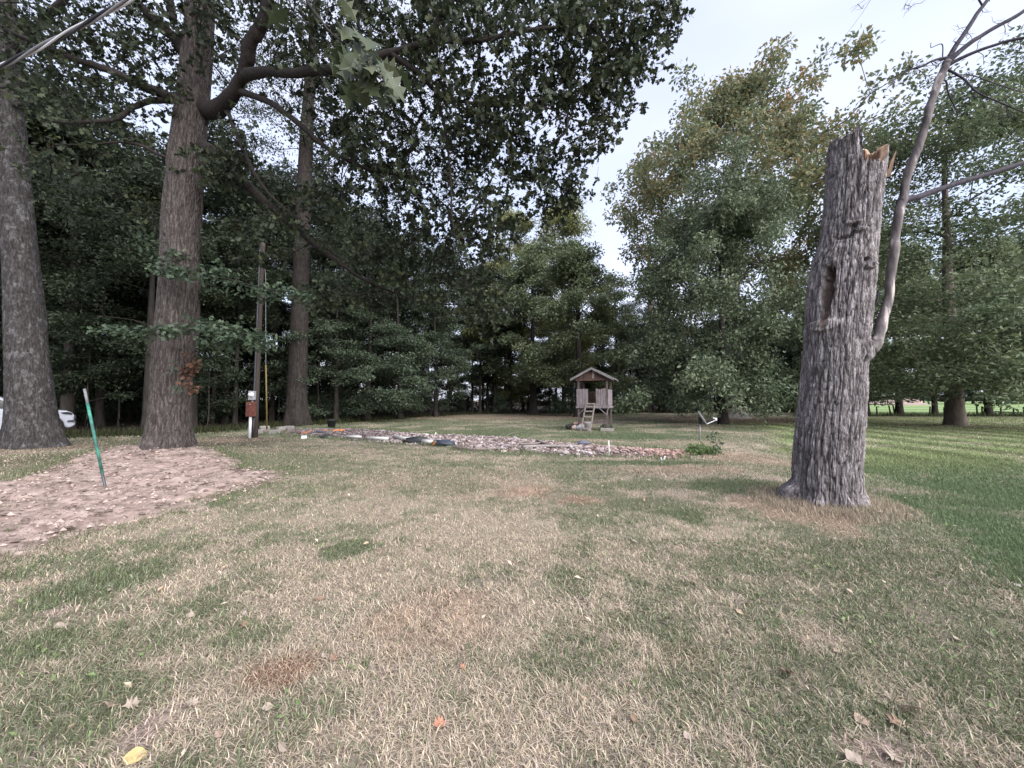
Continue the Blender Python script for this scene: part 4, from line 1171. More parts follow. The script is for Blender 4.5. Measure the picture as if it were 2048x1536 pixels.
# bare snag with pale forked top
sn = thing('dead_snag', 'pale dead trunk with forked bare top between playhouse and dense tree', 'tree', at(1290, 824))
sl = np.array(at(1290, 824))
def loc_(u, v, Y):
    return W(u, v, Y) - sl
YN = sl[1]
for k, (pts, rad) in enumerate([([(1290, 826), (1291, 810), (1294, 760), (1297, 690), (1300, 620), (1303, 560), (1304, 530)], [.85, .62, .46, .42, .36, .3, .28]), ([(1303, 545), (1298, 520), (1299, 490), (1294, 470), (1290, 455)], [.22, .18, .15, .12, .05]), ([(1304, 540), (1312, 515), (1309, 497), (1307, 488)], [.2, .16, .12, .07]), ([(1303, 560), (1285, 545), (1268, 534)], [.1, .07, .03]), ([(1300, 640), (1318, 615), (1335, 600), (1350, 596)], [.14, .1, .07, .03])]):
    limb('trunk' if k == 0 else 'branch', [loc_(u, v, YN) for u, v in pts], rad, M['bark_warm'], sn, 9, 30, 0.1, 200 + k)
sc_ = np.array([loc_(u, v, YN) for u, v in [(1295, 660), (1285, 690), (1305, 720), (1290, 740), (1300, 770), (1280, 640), (1310, 690), (1290, 790), (1305, 800), (1270, 760), (1320, 770)]])
leaf_cloud(rm, sc_, 1.1, 130, (0.2, 0.32), T_DIAMOND, flat=0.8).build('vine', M['leaf_center'], sn)

# ------------------------------------------------------------------ the wood: six kinds of tree, copied and placed one by one
rv = np.random.default_rng(88)
kinds = {}
def kind(key, *a, **k):
    kinds[key] = make_tree(*a, **k)
WG = 'trees of the dark wood'
kind('slim', 'slim_wood_tree', 'x', 'tree', rv, 16.5, 6.5, 3.0, 0.15, 90, 130, 0.9, (0.13, 0.23), (M['bark_far'], M['leaf_wood']), group=WG, flare=1.4, prof=round_prof)
kind('tall', 'tall_wood_tree', 'x', 'tree', rv, 18, 7.6, 3.8, 0.20, 110, 140, 1.0, (0.14, 0.24), (M['bark_far'], M['leaf_wood']), group=WG, flare=1.5, prof=round_prof, lean=(0.02, 0.01))
kind('broad', 'broad_wood_tree', 'x', 'tree', rv, 14, 3.6, 4.2, 0.24, 130, 160, 1.0, (0.14, 0.24), (M['bark_far'], M['leaf_wood']), group=WG, flare=1.5, prof=round_prof, flat=0.4)
kind('leaning', 'leaning_wood_tree', 'x', 'tree', rv, 13, 4.6, 3.0, 0.13, 80, 150, 0.9, (0.13, 0.23), (M['bark_far'], M['leaf_wood']), group=WG, flare=1.3, prof=round_prof, lean=(0.10, -0.03))
kind('sapling', 'wood_sapling', 'x', 'tree', rv, 6.0, 1.8, 1.9, 0.05, 50, 80, 0.7, (0.14, 0.24), (M['bark_far'], M['leaf_wood']), group='saplings in the wood', flare=1.2, prof=round_prof, flat=0.4)
kind('edge', 'wood_edge_tree', 'x', 'tree', rv, 12.5, 1.0, 4.4, 0.22, 200, 150, 0.85, (0.12, 0.22), (M['bark_far'], M['leaf_edge']), group='leafy trees at the wood edge', flare=1.4, prof=lambda t: max(0.3, 1.0 - 0.7 * t ** 1.3) * (0.7 + 0.3 * min(1, t * 8)), flat=0.34, up=0.6, droop=0.5, lean=(0.03, -0.06))
kind('fence', 'fence_row_tree', 'x', 'tree', rv, 14.5, 2.3, 5.2, 0.26, 190, 130, 1.15, (0.2, 0.34), (M['bark_far'], M['leaf_center']), group='trees along the field fence', flare=1.5, prof=round_prof, flat=0.5)
kind('bush', 'understory_bush', 'x', 'bush', rv, 2.4, 0.25, 1.5, 0.03, 46, 70, 0.5, (0.10, 0.19), (M['bark_far'], M['leaf_edge']), group='understory bushes', flare=1.1, prof=round_prof, flat=0.5, tip=0.004)
used = set()
def place(key, x, y, label, group=None, s=1.0, rz=None, mat=None):
    rz = rv.uniform(0, 6.28) if rz is None else rz
    loc = (x, y, th(x, y) - 0.02)
    r = kinds[key]
    if key not in used:
        used.add(key)
        r.location = loc
        r.rotation_euler = (0, 0, rz)
        r.scale = (s, s, s)
        r['label'] = label
        if group:
            r['group'] = group
    else:
        r = copy_thing(r, loc, rz, s, label, group)
    if mat:
        for c in r.children:
            if c.name.startswith('crown'):
                c.data = c.data if c.data.materials[0] == mat else c.data
                c.material_slots[0].link = 'OBJECT'
                c.material_slots[0].material = mat
    return r
def where(u):
    for lim, t in ((70, 'behind the leftmost trunk'), (160, 'behind the white car'), (290, 'between green stake and big oak'), (410, 'behind the big oak trunk'), (500, 'between big oak and meter pole'),
                   (560, 'behind the meter pole'), (640, 'behind the tall trunk with flared foot'), (720, 'behind the black pot'), (930, 'behind the leafy wood edge'), (1040, 'in the dark hollow left of the playhouse'), (1330, 'behind the playhouse clearing')):
        if u < lim:
            return t
    return 'behind the dense tree by the dish'
KN = {'slim': 'slim dark wood tree ', 'tall': 'tall dark wood tree ', 'broad': 'broad shady wood tree ', 'leaning': 'leaning thin wood tree ', 'sapling': 'low leafy sapling '}
# the edge facing the lawn
for u, v, s, lab in [(672, 845, 0.82, 'leafy edge tree with low boughs just right of the black pot'), (735, 842, 1.0, 'leafy edge tree drooping to the grass, left of the lowest bough'), (800, 838, 1.08, 'largest leafy edge tree whose lit boughs overhang the lawn'), (872, 833.5, 0.95, 'leafy edge tree at the right end of the overhanging boughs'),
                     (1330, 824.5, 1.0, 'dark leafy edge tree right behind the dead snag'), (1545, 823.5, 1.15, 'dark leafy edge tree hidden left of the broken trunk'), (1640, 822.5, 1.35, 'dark leafy edge tree seen low behind the broken trunk'), (1590, 823, 1.5, 'tall leafy tree filling the gap between dense tree and broken trunk'), (1265, 823, 0.95, 'leafy edge tree between playhouse and dead snag')]:
    p = G(u, v)
    place('edge', p[0], p[1], lab, 'leafy trees at the wood edge', s)
pl = []
def try_place(key, u, Y, s=1.0, dmin=1.8):
    x = (u - 1024) / F * Y
    if any((x - a) ** 2 + (Y - b) ** 2 < dmin ** 2 for a, b in pl):
        return
    pl.append((x, Y))
    place(key, x, Y, KN[key] + where(u), None, s)
for u, Y, k in [(28, 25, 'tall'), (118, 24, 'broad'), (205, 25, 'slim'), (262, 27, 'tall'), (300, 23.5, 'slim'), (425, 24.5, 'leaning'), (452, 26, 'tall'), (472, 24, 'slim'), (545, 27, 'slim'), (560, 31, 'tall'), (636, 28, 'leaning'), (652, 31, 'slim'), (700, 33, 'tall'), (960, 43, 'tall'), (975, 46, 'slim'), (945, 45, 'slim'), (990, 44, 'broad'), (1010, 47, 'tall')]:
    try_place(k, u, Y, rv.uniform(0.9, 1.12), 0.5)
edge_Y = lambda u: np.interp(u, [q[0] for q in wood_px], [G(*q)[1] for q in wood_px])
for row, (dY, du) in enumerate([(3.0, 92), (6.5, 84), (10.5, 78), (15.5, 74)]):
    u = -230 + 30 * row
    while u < 1000:
        uu = u + rv.uniform(-26, 26)
        k = ['slim', 'tall', 'broad', 'slim', 'leaning', 'tall'][int(rv.integers(6))]
        if row >= 2 and k == 'broad':
            k = 'tall'
        try_place(k, uu, float(edge_Y(uu)) + dY + rv.uniform(-1.2, 1.2), rv.uniform(0.9, 1.25))
        u += du
for row, dY in enumerate([4.0, 8.5]):
    for u in np.arange(1040, 1720, 62 if row else 70):
        uu = u + rv.uniform(-20, 20)
        try_place(['tall', 'broad', 'slim'][int(rv.integers(3))], uu, float(edge_Y(min(uu, 1580))) + dY + rv.uniform(-1, 1), rv.uniform(0.7, 0.95))
for u in (95, 190, 240, 310, 420, 540, 575, 630, 705, 930, 1000, 1100, 1200, 1260, 1340, 1400):
    uu = u + rv.uniform(-20, 20)
    try_place('sapling', uu, float(edge_Y(uu)) + rv.uniform(1.0, 5.0), rv.uniform(0.7, 1.1), 0.8)
for u, Y, s, lab in [(645, 27.5, 0.75, 'low bush behind and left of the black pot'), (690, 28.5, 0.6, 'small bush on the grass bank right of the black pot'), (1000, 42, 0.8, 'low bush at the shaded wood edge left of the flared trunk'), (1110, 37, 0.8, 'leafy bush crouching left of the playhouse posts'), (1140, 36.5, 1.05, 'tallest bush close left of the playhouse trunk'),
                     (1225, 41, 1.0, 'bush right behind the playhouse ladder'), (1270, 44, 0.9, 'bush at the foot of the dead snag'), (1345, 45, 1.1, 'bush behind the satellite dish'), (1400, 46, 1.1, 'bush left of the pale flared trunk'), (1500, 47, 1.2, 'yellow green bush right of the pale flared trunk'), (1528, 47.5, 0.95, 'yellow green bush before the pale building'), (1556, 46.5, 1.2, 'dark bush right before the broken trunk'), (1600, 46, 1.2, 'bush hidden mostly by the broken trunk')]:
    x = (u - 1024) / F * Y
    place('bush', x, Y, lab, 'understory bushes', s, mat=M['leaf_weed'] if 'yellow green' in lab else None)
# the wood's dense far side
for k, uu in enumerate(np.arange(-420, 1000, 58)):
    Y = float(edge_Y(uu)) + 21 + rv.uniform(-2, 4)
    x = (uu + rv.uniform(-14, 14) - 1024) / F * Y
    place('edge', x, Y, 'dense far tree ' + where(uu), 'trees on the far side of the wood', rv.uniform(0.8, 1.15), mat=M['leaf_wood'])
tu = np.concatenate([np.arange(-400, 1650, 3.2), np.arange(-400, 1650, 3.8)])
tY = np.interp(np.minimum(tu, 1580), [q[0] for q in wood_px], [G(*q)[1] for q in wood_px]) + np.where(np.arange(len(tu)) < 641, 17, 12.5) + rv.uniform(-1.8, 1.8, len(tu))
tc_ = np.stack([(tu - 1024) / F * tY, tY, 0.3 + 3.2 * rv.random(len(tu)) ** 1.3 * (0.5 + fbm(tu * 0.02, tY * 0.2, seed=71))], -1)
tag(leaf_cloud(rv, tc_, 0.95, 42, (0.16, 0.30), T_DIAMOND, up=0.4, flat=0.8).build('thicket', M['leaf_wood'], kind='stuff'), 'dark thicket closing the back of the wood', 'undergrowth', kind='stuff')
for k, uu in enumerate(np.arange(1010, 1660, 48)):
    Y = float(edge_Y(min(uu, 1580))) + 13 + rv.uniform(-1, 3)
    x = (uu + rv.uniform(-14, 14) - 1024) / F * Y
    place('edge', x, Y, 'leafy tree in the back row ' + where(uu), 'back row of trees beyond the clearing', rv.uniform(0.85, 1.2), mat=M['leaf_center'])
for k, uu in enumerate(np.arange(-260, 1000, 40)):
    Y = float(edge_Y(uu)) + rv.uniform(5, 15)
    x = (uu + rv.uniform(-14, 14) - 1024) / F * Y
    place('bush', x, Y, 'dark underbrush among the trunks ' + where(uu), 'underbrush inside the wood', rv.uniform(0.8, 1.3), mat=M['leaf_wood'])
ORD = ['leftmost', 'second from left', 'third from left', 'fourth from left', 'fifth from left', 'sixth from left', 'seventh from left']
def tell_apart():
    by = {}
    for o in bpy.data.objects:
        if o.parent is None and o.get('group') in ('trees of the dark wood', 'saplings in the wood', 'underbrush inside the wood', 'back row of trees beyond the clearing', 'trees on the far side of the wood'):
            by.setdefault(o['label'], []).append(o)
    for lab, lst in by.items():
        if 2 <= len(lst) <= 7:
            lst.sort(key=lambda o: o.location.x / o.location.y)
            for k, o in enumerate(lst):
                o['label'] = lab + ', ' + ORD[k]
# row of trees along the field fence on the right
for u, Y, s, k, lab in [(1797, 36.2, 1.15, 'fence', 'dark trunk on the field fence line nearest the broken trunk'), (1868, 36.4, 0.9, 'fence', 'thin dark trunk on the fence line left of the spreading tree'), (1975, 36.0, 1.1, 'fence', 'dark trunk on the fence line right of the spreading tree'), (2085, 37, 1.2, 'fence', 'fence line tree at the right picture edge'), (1730, 38.5, 1.2, 'fence', 'fence line tree mostly hidden by the broken trunk')]:
    x = (u - 1024) / F * Y
    place(k, x, Y, lab, 'trees along the field fence', s)
# wood beyond the field
for k, u in enumerate(np.arange(1640, 2300, 22)):
    Y = 135 + rv.uniform(0, 22)
    uu = u + rv.uniform(-12, 12)
    place('edge', (uu - 1024) / F * Y, Y, 'distant tree in the wood line beyond the bright field', 'distant trees beyond the field', rv.uniform(1.2, 1.9))

tell_apart()
# brush pile at the far side of the field
br = np.random.default_rng(14)
mb = MB()
for k in range(3):
    c = np.array([(1760 + 26 * k - 1024) / F * 118, 118, 0.0])
    a = np.linspace(0, 1, 7)
    mb.lathe([(5.5 * (1 - t) ** 0.7 * (1 + 0.2 * math.sin(9 * t + k)), 1.9 * t * (0.7 + 0.2 * k)) for t in a], c, 14)
tag(mb.build('spoil_heap', M['dirt'], smooth=True), 'pale spoil heap on the far side of the bright field', 'heap')

# post and wire fence along the field
YF = 36.4
x0, x1 = (1690 - 1024) / F * YF, (2330 - 1024) / F * YF
fe = thing('wire_fence', 'weathered post and wire fence along the edge of the bright field', 'fence', ((x0 + x1) / 2, YF, 0))
us = [1752, 1780, 1788, 1857, 1886, 1921, 1952, 1962, 2000, 2025, 2046, 2075, 2110, 2160, 2220]
for u in us:
    x = (u - 1024) / F * YF
    ln = {1780: -0.16, 1788: -0.14, 1857: 0.10}.get(u, rv.uniform(-0.04, 0.04))
    h = rv.uniform(0.75, 1.0)
    q = np.array([[x - (x0 + x1) / 2, 0, -0.2], [x + ln * 0.5 - (x0 + x1) / 2, 0, h * 0.5], [x + ln - (x0 + x1) / 2, 0.01, h]])
    MB().tube(q, [0.065, 0.06, 0.055], 7).build('post', M['bark_far'], fe)
for z in (0.35, 0.62, 0.85):
    xs = np.linspace(x0, x1, 40) - (x0 + x1) / 2
    MB().tube(np.stack([xs, 0 * xs + 0.02, z - 0.03 * np.abs(np.sin(np.arange(40) * 1.1))], -1), 0.008, 4).build('wire', M['bark_far'], fe)
rail = np.array([[(u - 1024) / F * YF - (x0 + x1) / 2, -0.1, z] for u, z in [(1985, 0.42), (2030, 0.30), (2075, 0.36)]])
MB().tube(rail, 0.05, 6).build('fallen_rail', M['bark_far'], fe)
# rough weeds at the fence foot
pts = np.stack([rg.uniform((1600 - 1024) / F * YF, x1, 520), YF - 0.4 + rg.normal(0, 0.3, 520)], -1)
fw = tufts(pts, 0.42, 0.04, 12, (0.06, 0.08, 0.04), 0.25).build('fence_weeds', M['blade'], kind='stuff')
tag(fw, 'dark rough weeds along the foot of the field fence', 'weeds', kind='stuff')
pts = np.stack([np.interp(np.linspace(0, 1, 700), np.linspace(0, 1, len(wood_line)), wood_line[:, 0]), np.interp(np.linspace(0, 1, 700), np.linspace(0, 1, len(wood_line)), wood_line[:, 1])], -1)
ww = tufts(pts + rg.normal(0, 0.5, pts.shape), 0.35, 0.035, 12, (0.022, 0.03, 0.016), 0.35).build('edge_weeds', M['blade'], kind='stuff')
tag(ww, 'shaded weeds along the edge of the dark wood', 'weeds', kind='stuff')
# pale building far behind
bd = thing('far_building', 'low pale building glimpsed through leaves right of the pale flared trunk', 'building', ((1530 - 1024) / F * 78, 78, 0))
MB().box((0, 0, 1.25), (7.5, 5, 2.5)).build('wall', plain('pale_siding', (0.62, 0.64, 0.70), 0.7), bd)
MB().prism([(-4.2, 2.45), (4.2, 2.45), (3.4, 3.6), (-3.4, 3.6)], -2.9, 2.9).build('roof', plain('grey_roof', (0.30, 0.31, 0.34), 0.8), bd)
for dx in (-2.2, 0.2, 2.3):
    wf = MB().box((dx, -2.53, 1.45), (1.1, 0.06, 1.1)).build('window', plain('window_frame_white' + str(dx), (0.7, 0.7, 0.7)), bd)
    MB().box((dx, -2.57, 1.45), (0.9, 0.03, 0.9)).build('pane', plain('window_glass' + str(dx), (0.05, 0.06, 0.08), 0.1), wf)
M['dark_steel'] = plain('dark_steel', (0.06, 0.065, 0.075), 0.5, metallic=0.3)
# ------------------------------------------------------------------ playhouse on posts
M['grey_board'] = noisy('grey_board', [(0.3, (0.075, 0.062, 0.066)), (0.52, (0.165, 0.143, 0.152)), (0.75, (0.26, 0.235, 0.25))], 6, 6, 0.95, (4, 4, 0.5), 0.4, 0.01)
M['brown_board'] = noisy('brown_board', [(0.3, (0.04, 0.024, 0.022)), (0.6, (0.10, 0.064, 0.055)), (0.8, (0.22, 0.17, 0.16))], 6, 6, 0.95, (5, 5, 0.5), 0.4, 0.01)
M['post_wood'] = noisy('post_wood', [(0.3, (0.055, 0.042, 0.04)), (0.7, (0.13, 0.105, 0.10))], 8, 5, 0.95, (3, 3, 0.4), 0.4, 0.01)
M['pale_wood'] = noisy('pale_wood', [(0.3, (0.16, 0.142, 0.132)), (0.7, (0.28, 0.252, 0.24))], 8, 5, 0.9, (3, 3, 0.4), 0.3, 0.01)
M['trim'] = noisy('trim', [(0.3, (0.10, 0.094, 0.097)), (0.7, (0.19, 0.18, 0.185))], 8, 4, 0.8)
M['roof_sheet'] = noisy('roof_sheet', [(0.3, (0.08, 0.075, 0.075)), (0.7, (0.17, 0.155, 0.155))], 5, 5, 0.9)
pc = G(1197, 861)
ph_ = thing('playhouse', 'weathered wooden playhouse on posts with gable roof, open front and ladder', 'playhouse', (pc[0], pc[1] + 0.75, th(pc[0], pc[1])), R(-22))
Wd, Dp, ZF, ZP, ZE, ZRi = 1.50, 1.45, 1.24, 2.06, 2.54, 3.08
rp = np.random.default_rng(3)
for sx in (-1, 1):
    for sy in (-1, 1):
        MB().box((sx * (Wd / 2 - 0.05), sy * (Dp / 2 - 0.05), ZE / 2 - 0.1), (0.09, 0.09, ZE + 0.2)).build('post', M['post_wood'], ph_)
for k in range(10):
    x = -Wd / 2 + 0.075 + k * 0.15
    MB().box((x, 0, ZF - 0.02 + rp.uniform(-.003, .003)), (0.142, Dp + 0.04, 0.035)).build('floor_board', M['grey_board'], ph_)
for sy in (-1, 1):
    MB().box((0, sy * (Dp / 2 + 0.025), ZF - 0.085), (Wd + 0.14, 0.045, 0.11)).build('floor_beam', M['grey_board'], ph_)
for sx in (-1, 1):
    MB().box((sx * (Wd / 2 + 0.022), 0, ZF - 0.085), (0.04, Dp, 0.10)).build('floor_beam', M['grey_board'], ph_)
def boards(x0, x1, n, y, z0, z1, mat, axis='x', name='board', jit=0.02):
    wdt = (x1 - x0) / n
    for k in range(n):
        c = x0 + wdt * (k + 0.5)
        zz = z1 + rp.uniform(-jit, jit)
        p = (c, y + rp.uniform(-.004, .004), (z0 + zz) / 2)
        s = (wdt - 0.012, 0.022, zz - z0)
        if axis == 'y':
            p = (p[1], p[0], p[2]); s = (s[1], s[0], s[2])
        MB().box(p, s).build(name, mat, ph_)
yF = -Dp / 2 - 0.012
boards(-Wd / 2 - 0.04, -0.21, 4, yF, ZF, ZP, M['grey_board'])
boards(0.17, Wd / 2 - 0.10, 4, yF, ZF, ZP, M['grey_board'])
boards(-Dp / 2, Dp / 2, 8, Wd / 2 + 0.013, ZF, ZP - 0.03, M['grey_board'], 'y')
boards(-Dp / 2, Dp / 2, 8, -Wd / 2 - 0.013, ZF, ZP - 0.03, M['grey_board'], 'y')
boards(-Wd / 2, Wd / 2, 9, Dp / 2 + 0.012, ZF, ZP - 0.12, M['brown_board'])
for sy in (-1, 1):
    MB().box((0, sy * (Dp / 2 + 0.015), ZE - 0.02), (Wd + 0.16, 0.05, 0.10)).build('roof_beam', M['brown_board'], ph_)
for sx in (-1, 1):
    MB().box((sx * (Wd / 2 - 0.02), 0, ZE - 0.03), (0.06, Dp - 0.02, 0.09)).build('roof_beam', M['brown_board'], ph_)
# gable boards
sl_ = (ZRi - ZE) / (Wd / 2 + 0.27)
ng_ = 14
for sy in (-1, 1):
    for k in range(ng_):
        xa = -Wd / 2 + Wd * k / ng_ + 0.004; xb = -Wd / 2 + Wd * (k + 1) / ng_ - 0.004
        za, zb = (ZRi - 0.05 - sl_ * abs(q) for q in (xa, xb))
        MB().prism([(xa, ZE + 0.035), (xb, ZE + 0.035), (xb, max(zb, ZE + .06)), (xa, max(za, ZE + .06))], sy * (Dp / 2 + 0.02) - 0.011, sy * (Dp / 2 + 0.02) + 0.011).build('gable_board', M['pale_wood'] if (k in (7,) and sy < 0) else M['brown_board'], ph_)
ov = Dp / 2 + 0.22
for sx in (-1, 1):
    e = Wd / 2 + 0.30
    poly = [(0, ZRi), (sx * e, ZRi - sl_ * e), (sx * e, ZRi - sl_ * e + 0.035), (0, ZRi + 0.035)]
    poly = poly if sx > 0 else poly[::-1]
    ro_ = MB().prism(poly, -ov, ov).build('roof', M['roof_sheet'], ph_)
    for sy in (-1, 1):
        tp = [(sx * 0.004, ZRi - 0.075), (sx * (e + .01), ZRi - sl_ * e - 0.075), (sx * (e + .01), ZRi - sl_ * e + 0.043), (sx * 0.004, ZRi + 0.043)]
        tp = tp if sx > 0 else tp[::-1]
        MB().prism(tp, sy * (ov + 0.014) - 0.012, sy * (ov + 0.014) + 0.012).build('fascia', M['trim'], ro_)
# braces under the floor
for sx, dx in ((-1, 0.34), (1, 0.36)):
    MB().beam((sx * (Wd / 2 - 0.05), yF - 0.03, ZF - 0.46), (sx * (Wd / 2 - 0.05 - dx), yF - 0.03, ZF - 0.13), 0.07, 0.03).build('brace', M['grey_board'], ph_)
MB().beam((0.70, yF - 0.04, ZF - 0.46), (0.77, yF - 0.04, ZF - 0.13), 0.06, 0.03).build('brace', M['grey_board'], ph_)
MB().box((0.1, -Dp / 2 + 0.02, 0.42), (Wd - 0.1, 0.035, 0.17)).build('low_rail', M['post_wood'], ph_)
# ladder leans on the floor: its own thing
M['ladder'] = noisy('ladder', [(0.3, (0.14, 0.12, 0.108)), (0.7, (0.25, 0.22, 0.20))], 10, 4, 0.9, (2, 2, 0.5))
lw = thing('ladder', 'pale wooden ladder leaning against the playhouse opening', 'ladder', ph_.location, R(-22))
la, lb_ = np.array([-0.20, -Dp / 2 - 0.62, 0.0]), np.array([-0.20, -Dp / 2 - 0.07, ZF + 0.10])
for dx0, dx1 in ((-0.26, -0.10), (0.19, 0.33)):
    MB().beam(la + [dx0, 0, 0], lb_ + [dx1, 0, 0], 0.05, 0.045).build('side_rail', M['ladder'], lw)
for t in (0.1, 0.33, 0.52, 0.71, 0.88, 0.985):
    c = la + (lb_ - la) * t
    x_a, x_b = -0.26 + 0.16 * t, 0.19 + 0.14 * t
    MB().box((c[0] + (x_a + x_b) / 2, c[1] - 0.035, c[2]), (x_b - x_a + 0.03, 0.03, 0.065)).build('rung', M['ladder'], lw)
# clutter under it
M['white_plastic'] = plain('white_plastic', (0.5, 0.5, 0.52), 0.5, var=0.12, scale=12)
M['black_plastic'] = plain('black_plastic', (0.02, 0.022, 0.025), 0.5)
def local(lx, ly, lz=0.0):
    a = R(-22)
    return (ph_.location.x + lx * math.cos(a) - ly * math.sin(a), ph_.location.y + lx * math.sin(a) + ly * math.cos(a), ph_.location.z + lz)
bk = thing('bucket', 'white plastic bucket with lid behind the playhouse ladder', 'bucket', local(-0.22, -0.95))
MB().lathe([(0.0, 0.0), (0.135, 0.0), (0.155, 0.36), (0.160, 0.36), (0.160, 0.385), (0.152, 0.39), (0.152, 0.37)], (0, 0, 0), 20).build('body', M['white_plastic'], bk, smooth=True)
MB().lathe([(0.0, 0.405), (0.165, 0.40), (0.168, 0.372), (0.163, 0.370)], (0, 0, 0), 20).build('lid', M['white_plastic'], bk, smooth=True)
hp = [(0.165 * math.cos(a), -0.06 - 0.10 * math.sin(a), 0.34 - 0.16 * math.sin(a)) for a in np.linspace(0, math.pi, 12)]
MB().tube(hp, 0.005, 5).build('handle', M['black_plastic'], bk)
rr2 = np.random.default_rng(8)
def blob(c, s, seed, mat, name, parent=None, sub=(22, 14), amp=0.25, label=None, cat=None, group=None, smooth=True):
    th_ = np.linspace(0, math.pi, sub[1]); p_ = np.linspace(0, 2 * math.pi, sub[0], endpoint=False)
    T, Pp = np.meshgrid(th_, p_, indexing='ij')
    d = np.stack([np.sin(T) * np.cos(Pp), np.sin(T) * np.sin(Pp), np.cos(T)], -1)
    r = 1 + amp * 2 * (fbm(d[..., 0] * 1.7 + seed, d[..., 1] * 1.7, d[..., 2] * 1.7, seed=seed) - 0.5) + amp * 1.6 * (fbm(d[..., 0] * 5 + seed, d[..., 1] * 5, d[..., 2] * 5, seed=seed + 1) - 0.5)
    q = d * r[..., None] * np.array(s) + np.array(c)
    q[..., 2] = np.maximum(q[..., 2], c[2] - s[2] * 0.75)
    n0 = sub[0]
    i = np.arange(sub[1] - 1)[:, None] * n0; j = np.arange(n0)[None, :]; k = (j + 1) % n0
    o = MB().add(q.reshape(-1, 3), np.stack([i + j, i + n0 + j, i + n0 + k, i + k], -1).reshape(-1, 4)).build(name, mat, parent, smooth=smooth)
    if cat:
        tag(o, label, cat, group)
    return o
p = local(-0.58, -0.62); blob((p[0], p[1], p[2] + 0.13), (0.24, 0.17, 0.17), 3, M['white_plastic'], 'plastic_sack', amp=0.5, label='crumpled white plastic sack left of the playhouse ladder', cat='sack')
p = local(-0.92, -0.60); blob((p[0], p[1], p[2] + 0.10), (0.18, 0.14, 0.13), 5, plain('tan_sack_cloth', (0.42, 0.34, 0.29), 0.9), 'tan_sack', amp=0.4, label='small tan sack beside the white sack at the playhouse', cat='sack')
M['charred'] = plain('charred', (0.03, 0.026, 0.024), 0.9)
a, b = local(-1.35, -0.62, 0.12), local(-0.95, -0.35, 0.22)
lg = thing('charred_log', 'charred black log lying left of the playhouse', 'log', a)
MB().tube([(0, 0, 0), tuple((np.array(b) - np.array(a)) * 0.5 + [0, 0, 0.02]), tuple(np.array(b) - np.array(a))], [0.12, 0.125, 0.11], 10).build('log_body', M['charred'], lg, smooth=True)
for k, (lx, ly, lz, sx) in enumerate([(-0.86, -0.42, 0.30, .15), (-0.62, -0.38, 0.32, .13)]):
    p = local(lx, ly, lz)
    blob(p, (sx, 0.11, 0.08), 20 + k, plain('salmon_cloth%d' % k, (0.50, 0.31, 0.25), 0.9), 'rag', amp=0.4, label=['larger salmon pink rag heaped on the charred log', 'smaller salmon pink rag nearest the ladder'][k], cat='rag')
p = local(-0.75, -0.38, 0.0); blob((p[0], p[1], p[2] + 0.12), (0.34, 0.16, 0.14), 31, M['charred'], 'dark_bag', amp=0.4, label='dark bag under the pink rags beside the playhouse', cat='bag')
p = local(0.72, -0.86); pk = thing('concrete_block', 'long pale concrete block in the grass right of the ladder', 'block', p, R(-14))
MB().box((0, 0, 0.07), (0.62, 0.16, 0.15)).build('block_body', M['pale_wood'], pk, bevel=0.012)
p = local(0.30, -0.45)
wl = vol(rr2, [(1213, 853, ph_.location.y - 0.4, 0.3, 0.25, 0.16, 22)])
tag(leaf_cloud(rr2, wl, 0.10, 14, (0.05, 0.10), T_DIAMOND, up=0.4).build('shade_weed', M['leaf_low']), 'low dark weeds growing under the playhouse floor', 'weeds', kind='stuff')

# ------------------------------------------------------------------ satellite dish
dp = G(1400, 881)
ds = thing('satellite_dish', 'grey satellite dish on a thin mast in the lawn, seen edge on', 'satellite dish', (dp[0], dp[1], th(dp[0], dp[1])))
M['dish_grey'] = plain('dish_grey', (0.55, 0.56, 0.60), 0.45, var=0.08)
M['galv'] = plain('galv', (0.26, 0.26, 0.27), 0.5, metallic=0.6)
MB().tube([(0, 0, -0.2), (0, 0, 0.3), (0.01, 0, 0.62)], 0.02, 8).build('mast', M['galv'], ds, smooth=True)
dn = Vector((0.80, -0.30, 0.50)).normalized()
rot = dn.to_track_quat('Z', 'Y').to_matrix()
dc = np.array(W(1404, 836, dp[1])) - np.array(ds.location)
pf = [(0.0, 0.0)] + [(r, 0.55 * r * r) for r in np.linspace(0.04, 0.29, 8)] + [(0.296, 0.045), (0.292, 0.036)] + [(r, 0.55 * r * r - 0.012) for r in np.linspace(0.28, 0.0, 7)]
MB().lathe(pf, dc - np.array(dn) * 0.02, 28, rot=np.array(rot)).build('dish', M['dish_grey'], ds, smooth=True)
back = dc - np.array(dn) * 0.06
MB().beam(back, np.array((0.01, 0, 0.60)), 0.09, 0.07).build('mount', M['black_plastic'], ds)
MB().box(back, (0.12, 0.12, 0.14)).build('bracket', M['black_plastic'], ds)
lowp = np.array(W(1411, 849, dp[1])) - np.array(ds.location)
arm_e = np.array(W(1432, 840, dp[1] - 0.12)) - np.array(ds.location)
MB().beam(back + (lowp - back) * 0.6, lowp, 0.035, 0.03).build('arm_foot', M['black_plastic'], ds)
MB().beam(lowp, arm_e, 0.022, 0.03).build('arm', M['dish_grey'], ds)
MB().box(arm_e + np.array([0.0, 0, 0.03]), (0.05, 0.05, 0.09)).build('receiver', M['dish_grey'], ds)
MB().beam(arm_e + [0.01, 0, 0.06], arm_e + [-0.09, 0.03, 0.075], 0.045, 0.045).build('feed_horn', M['white_plastic'], ds)
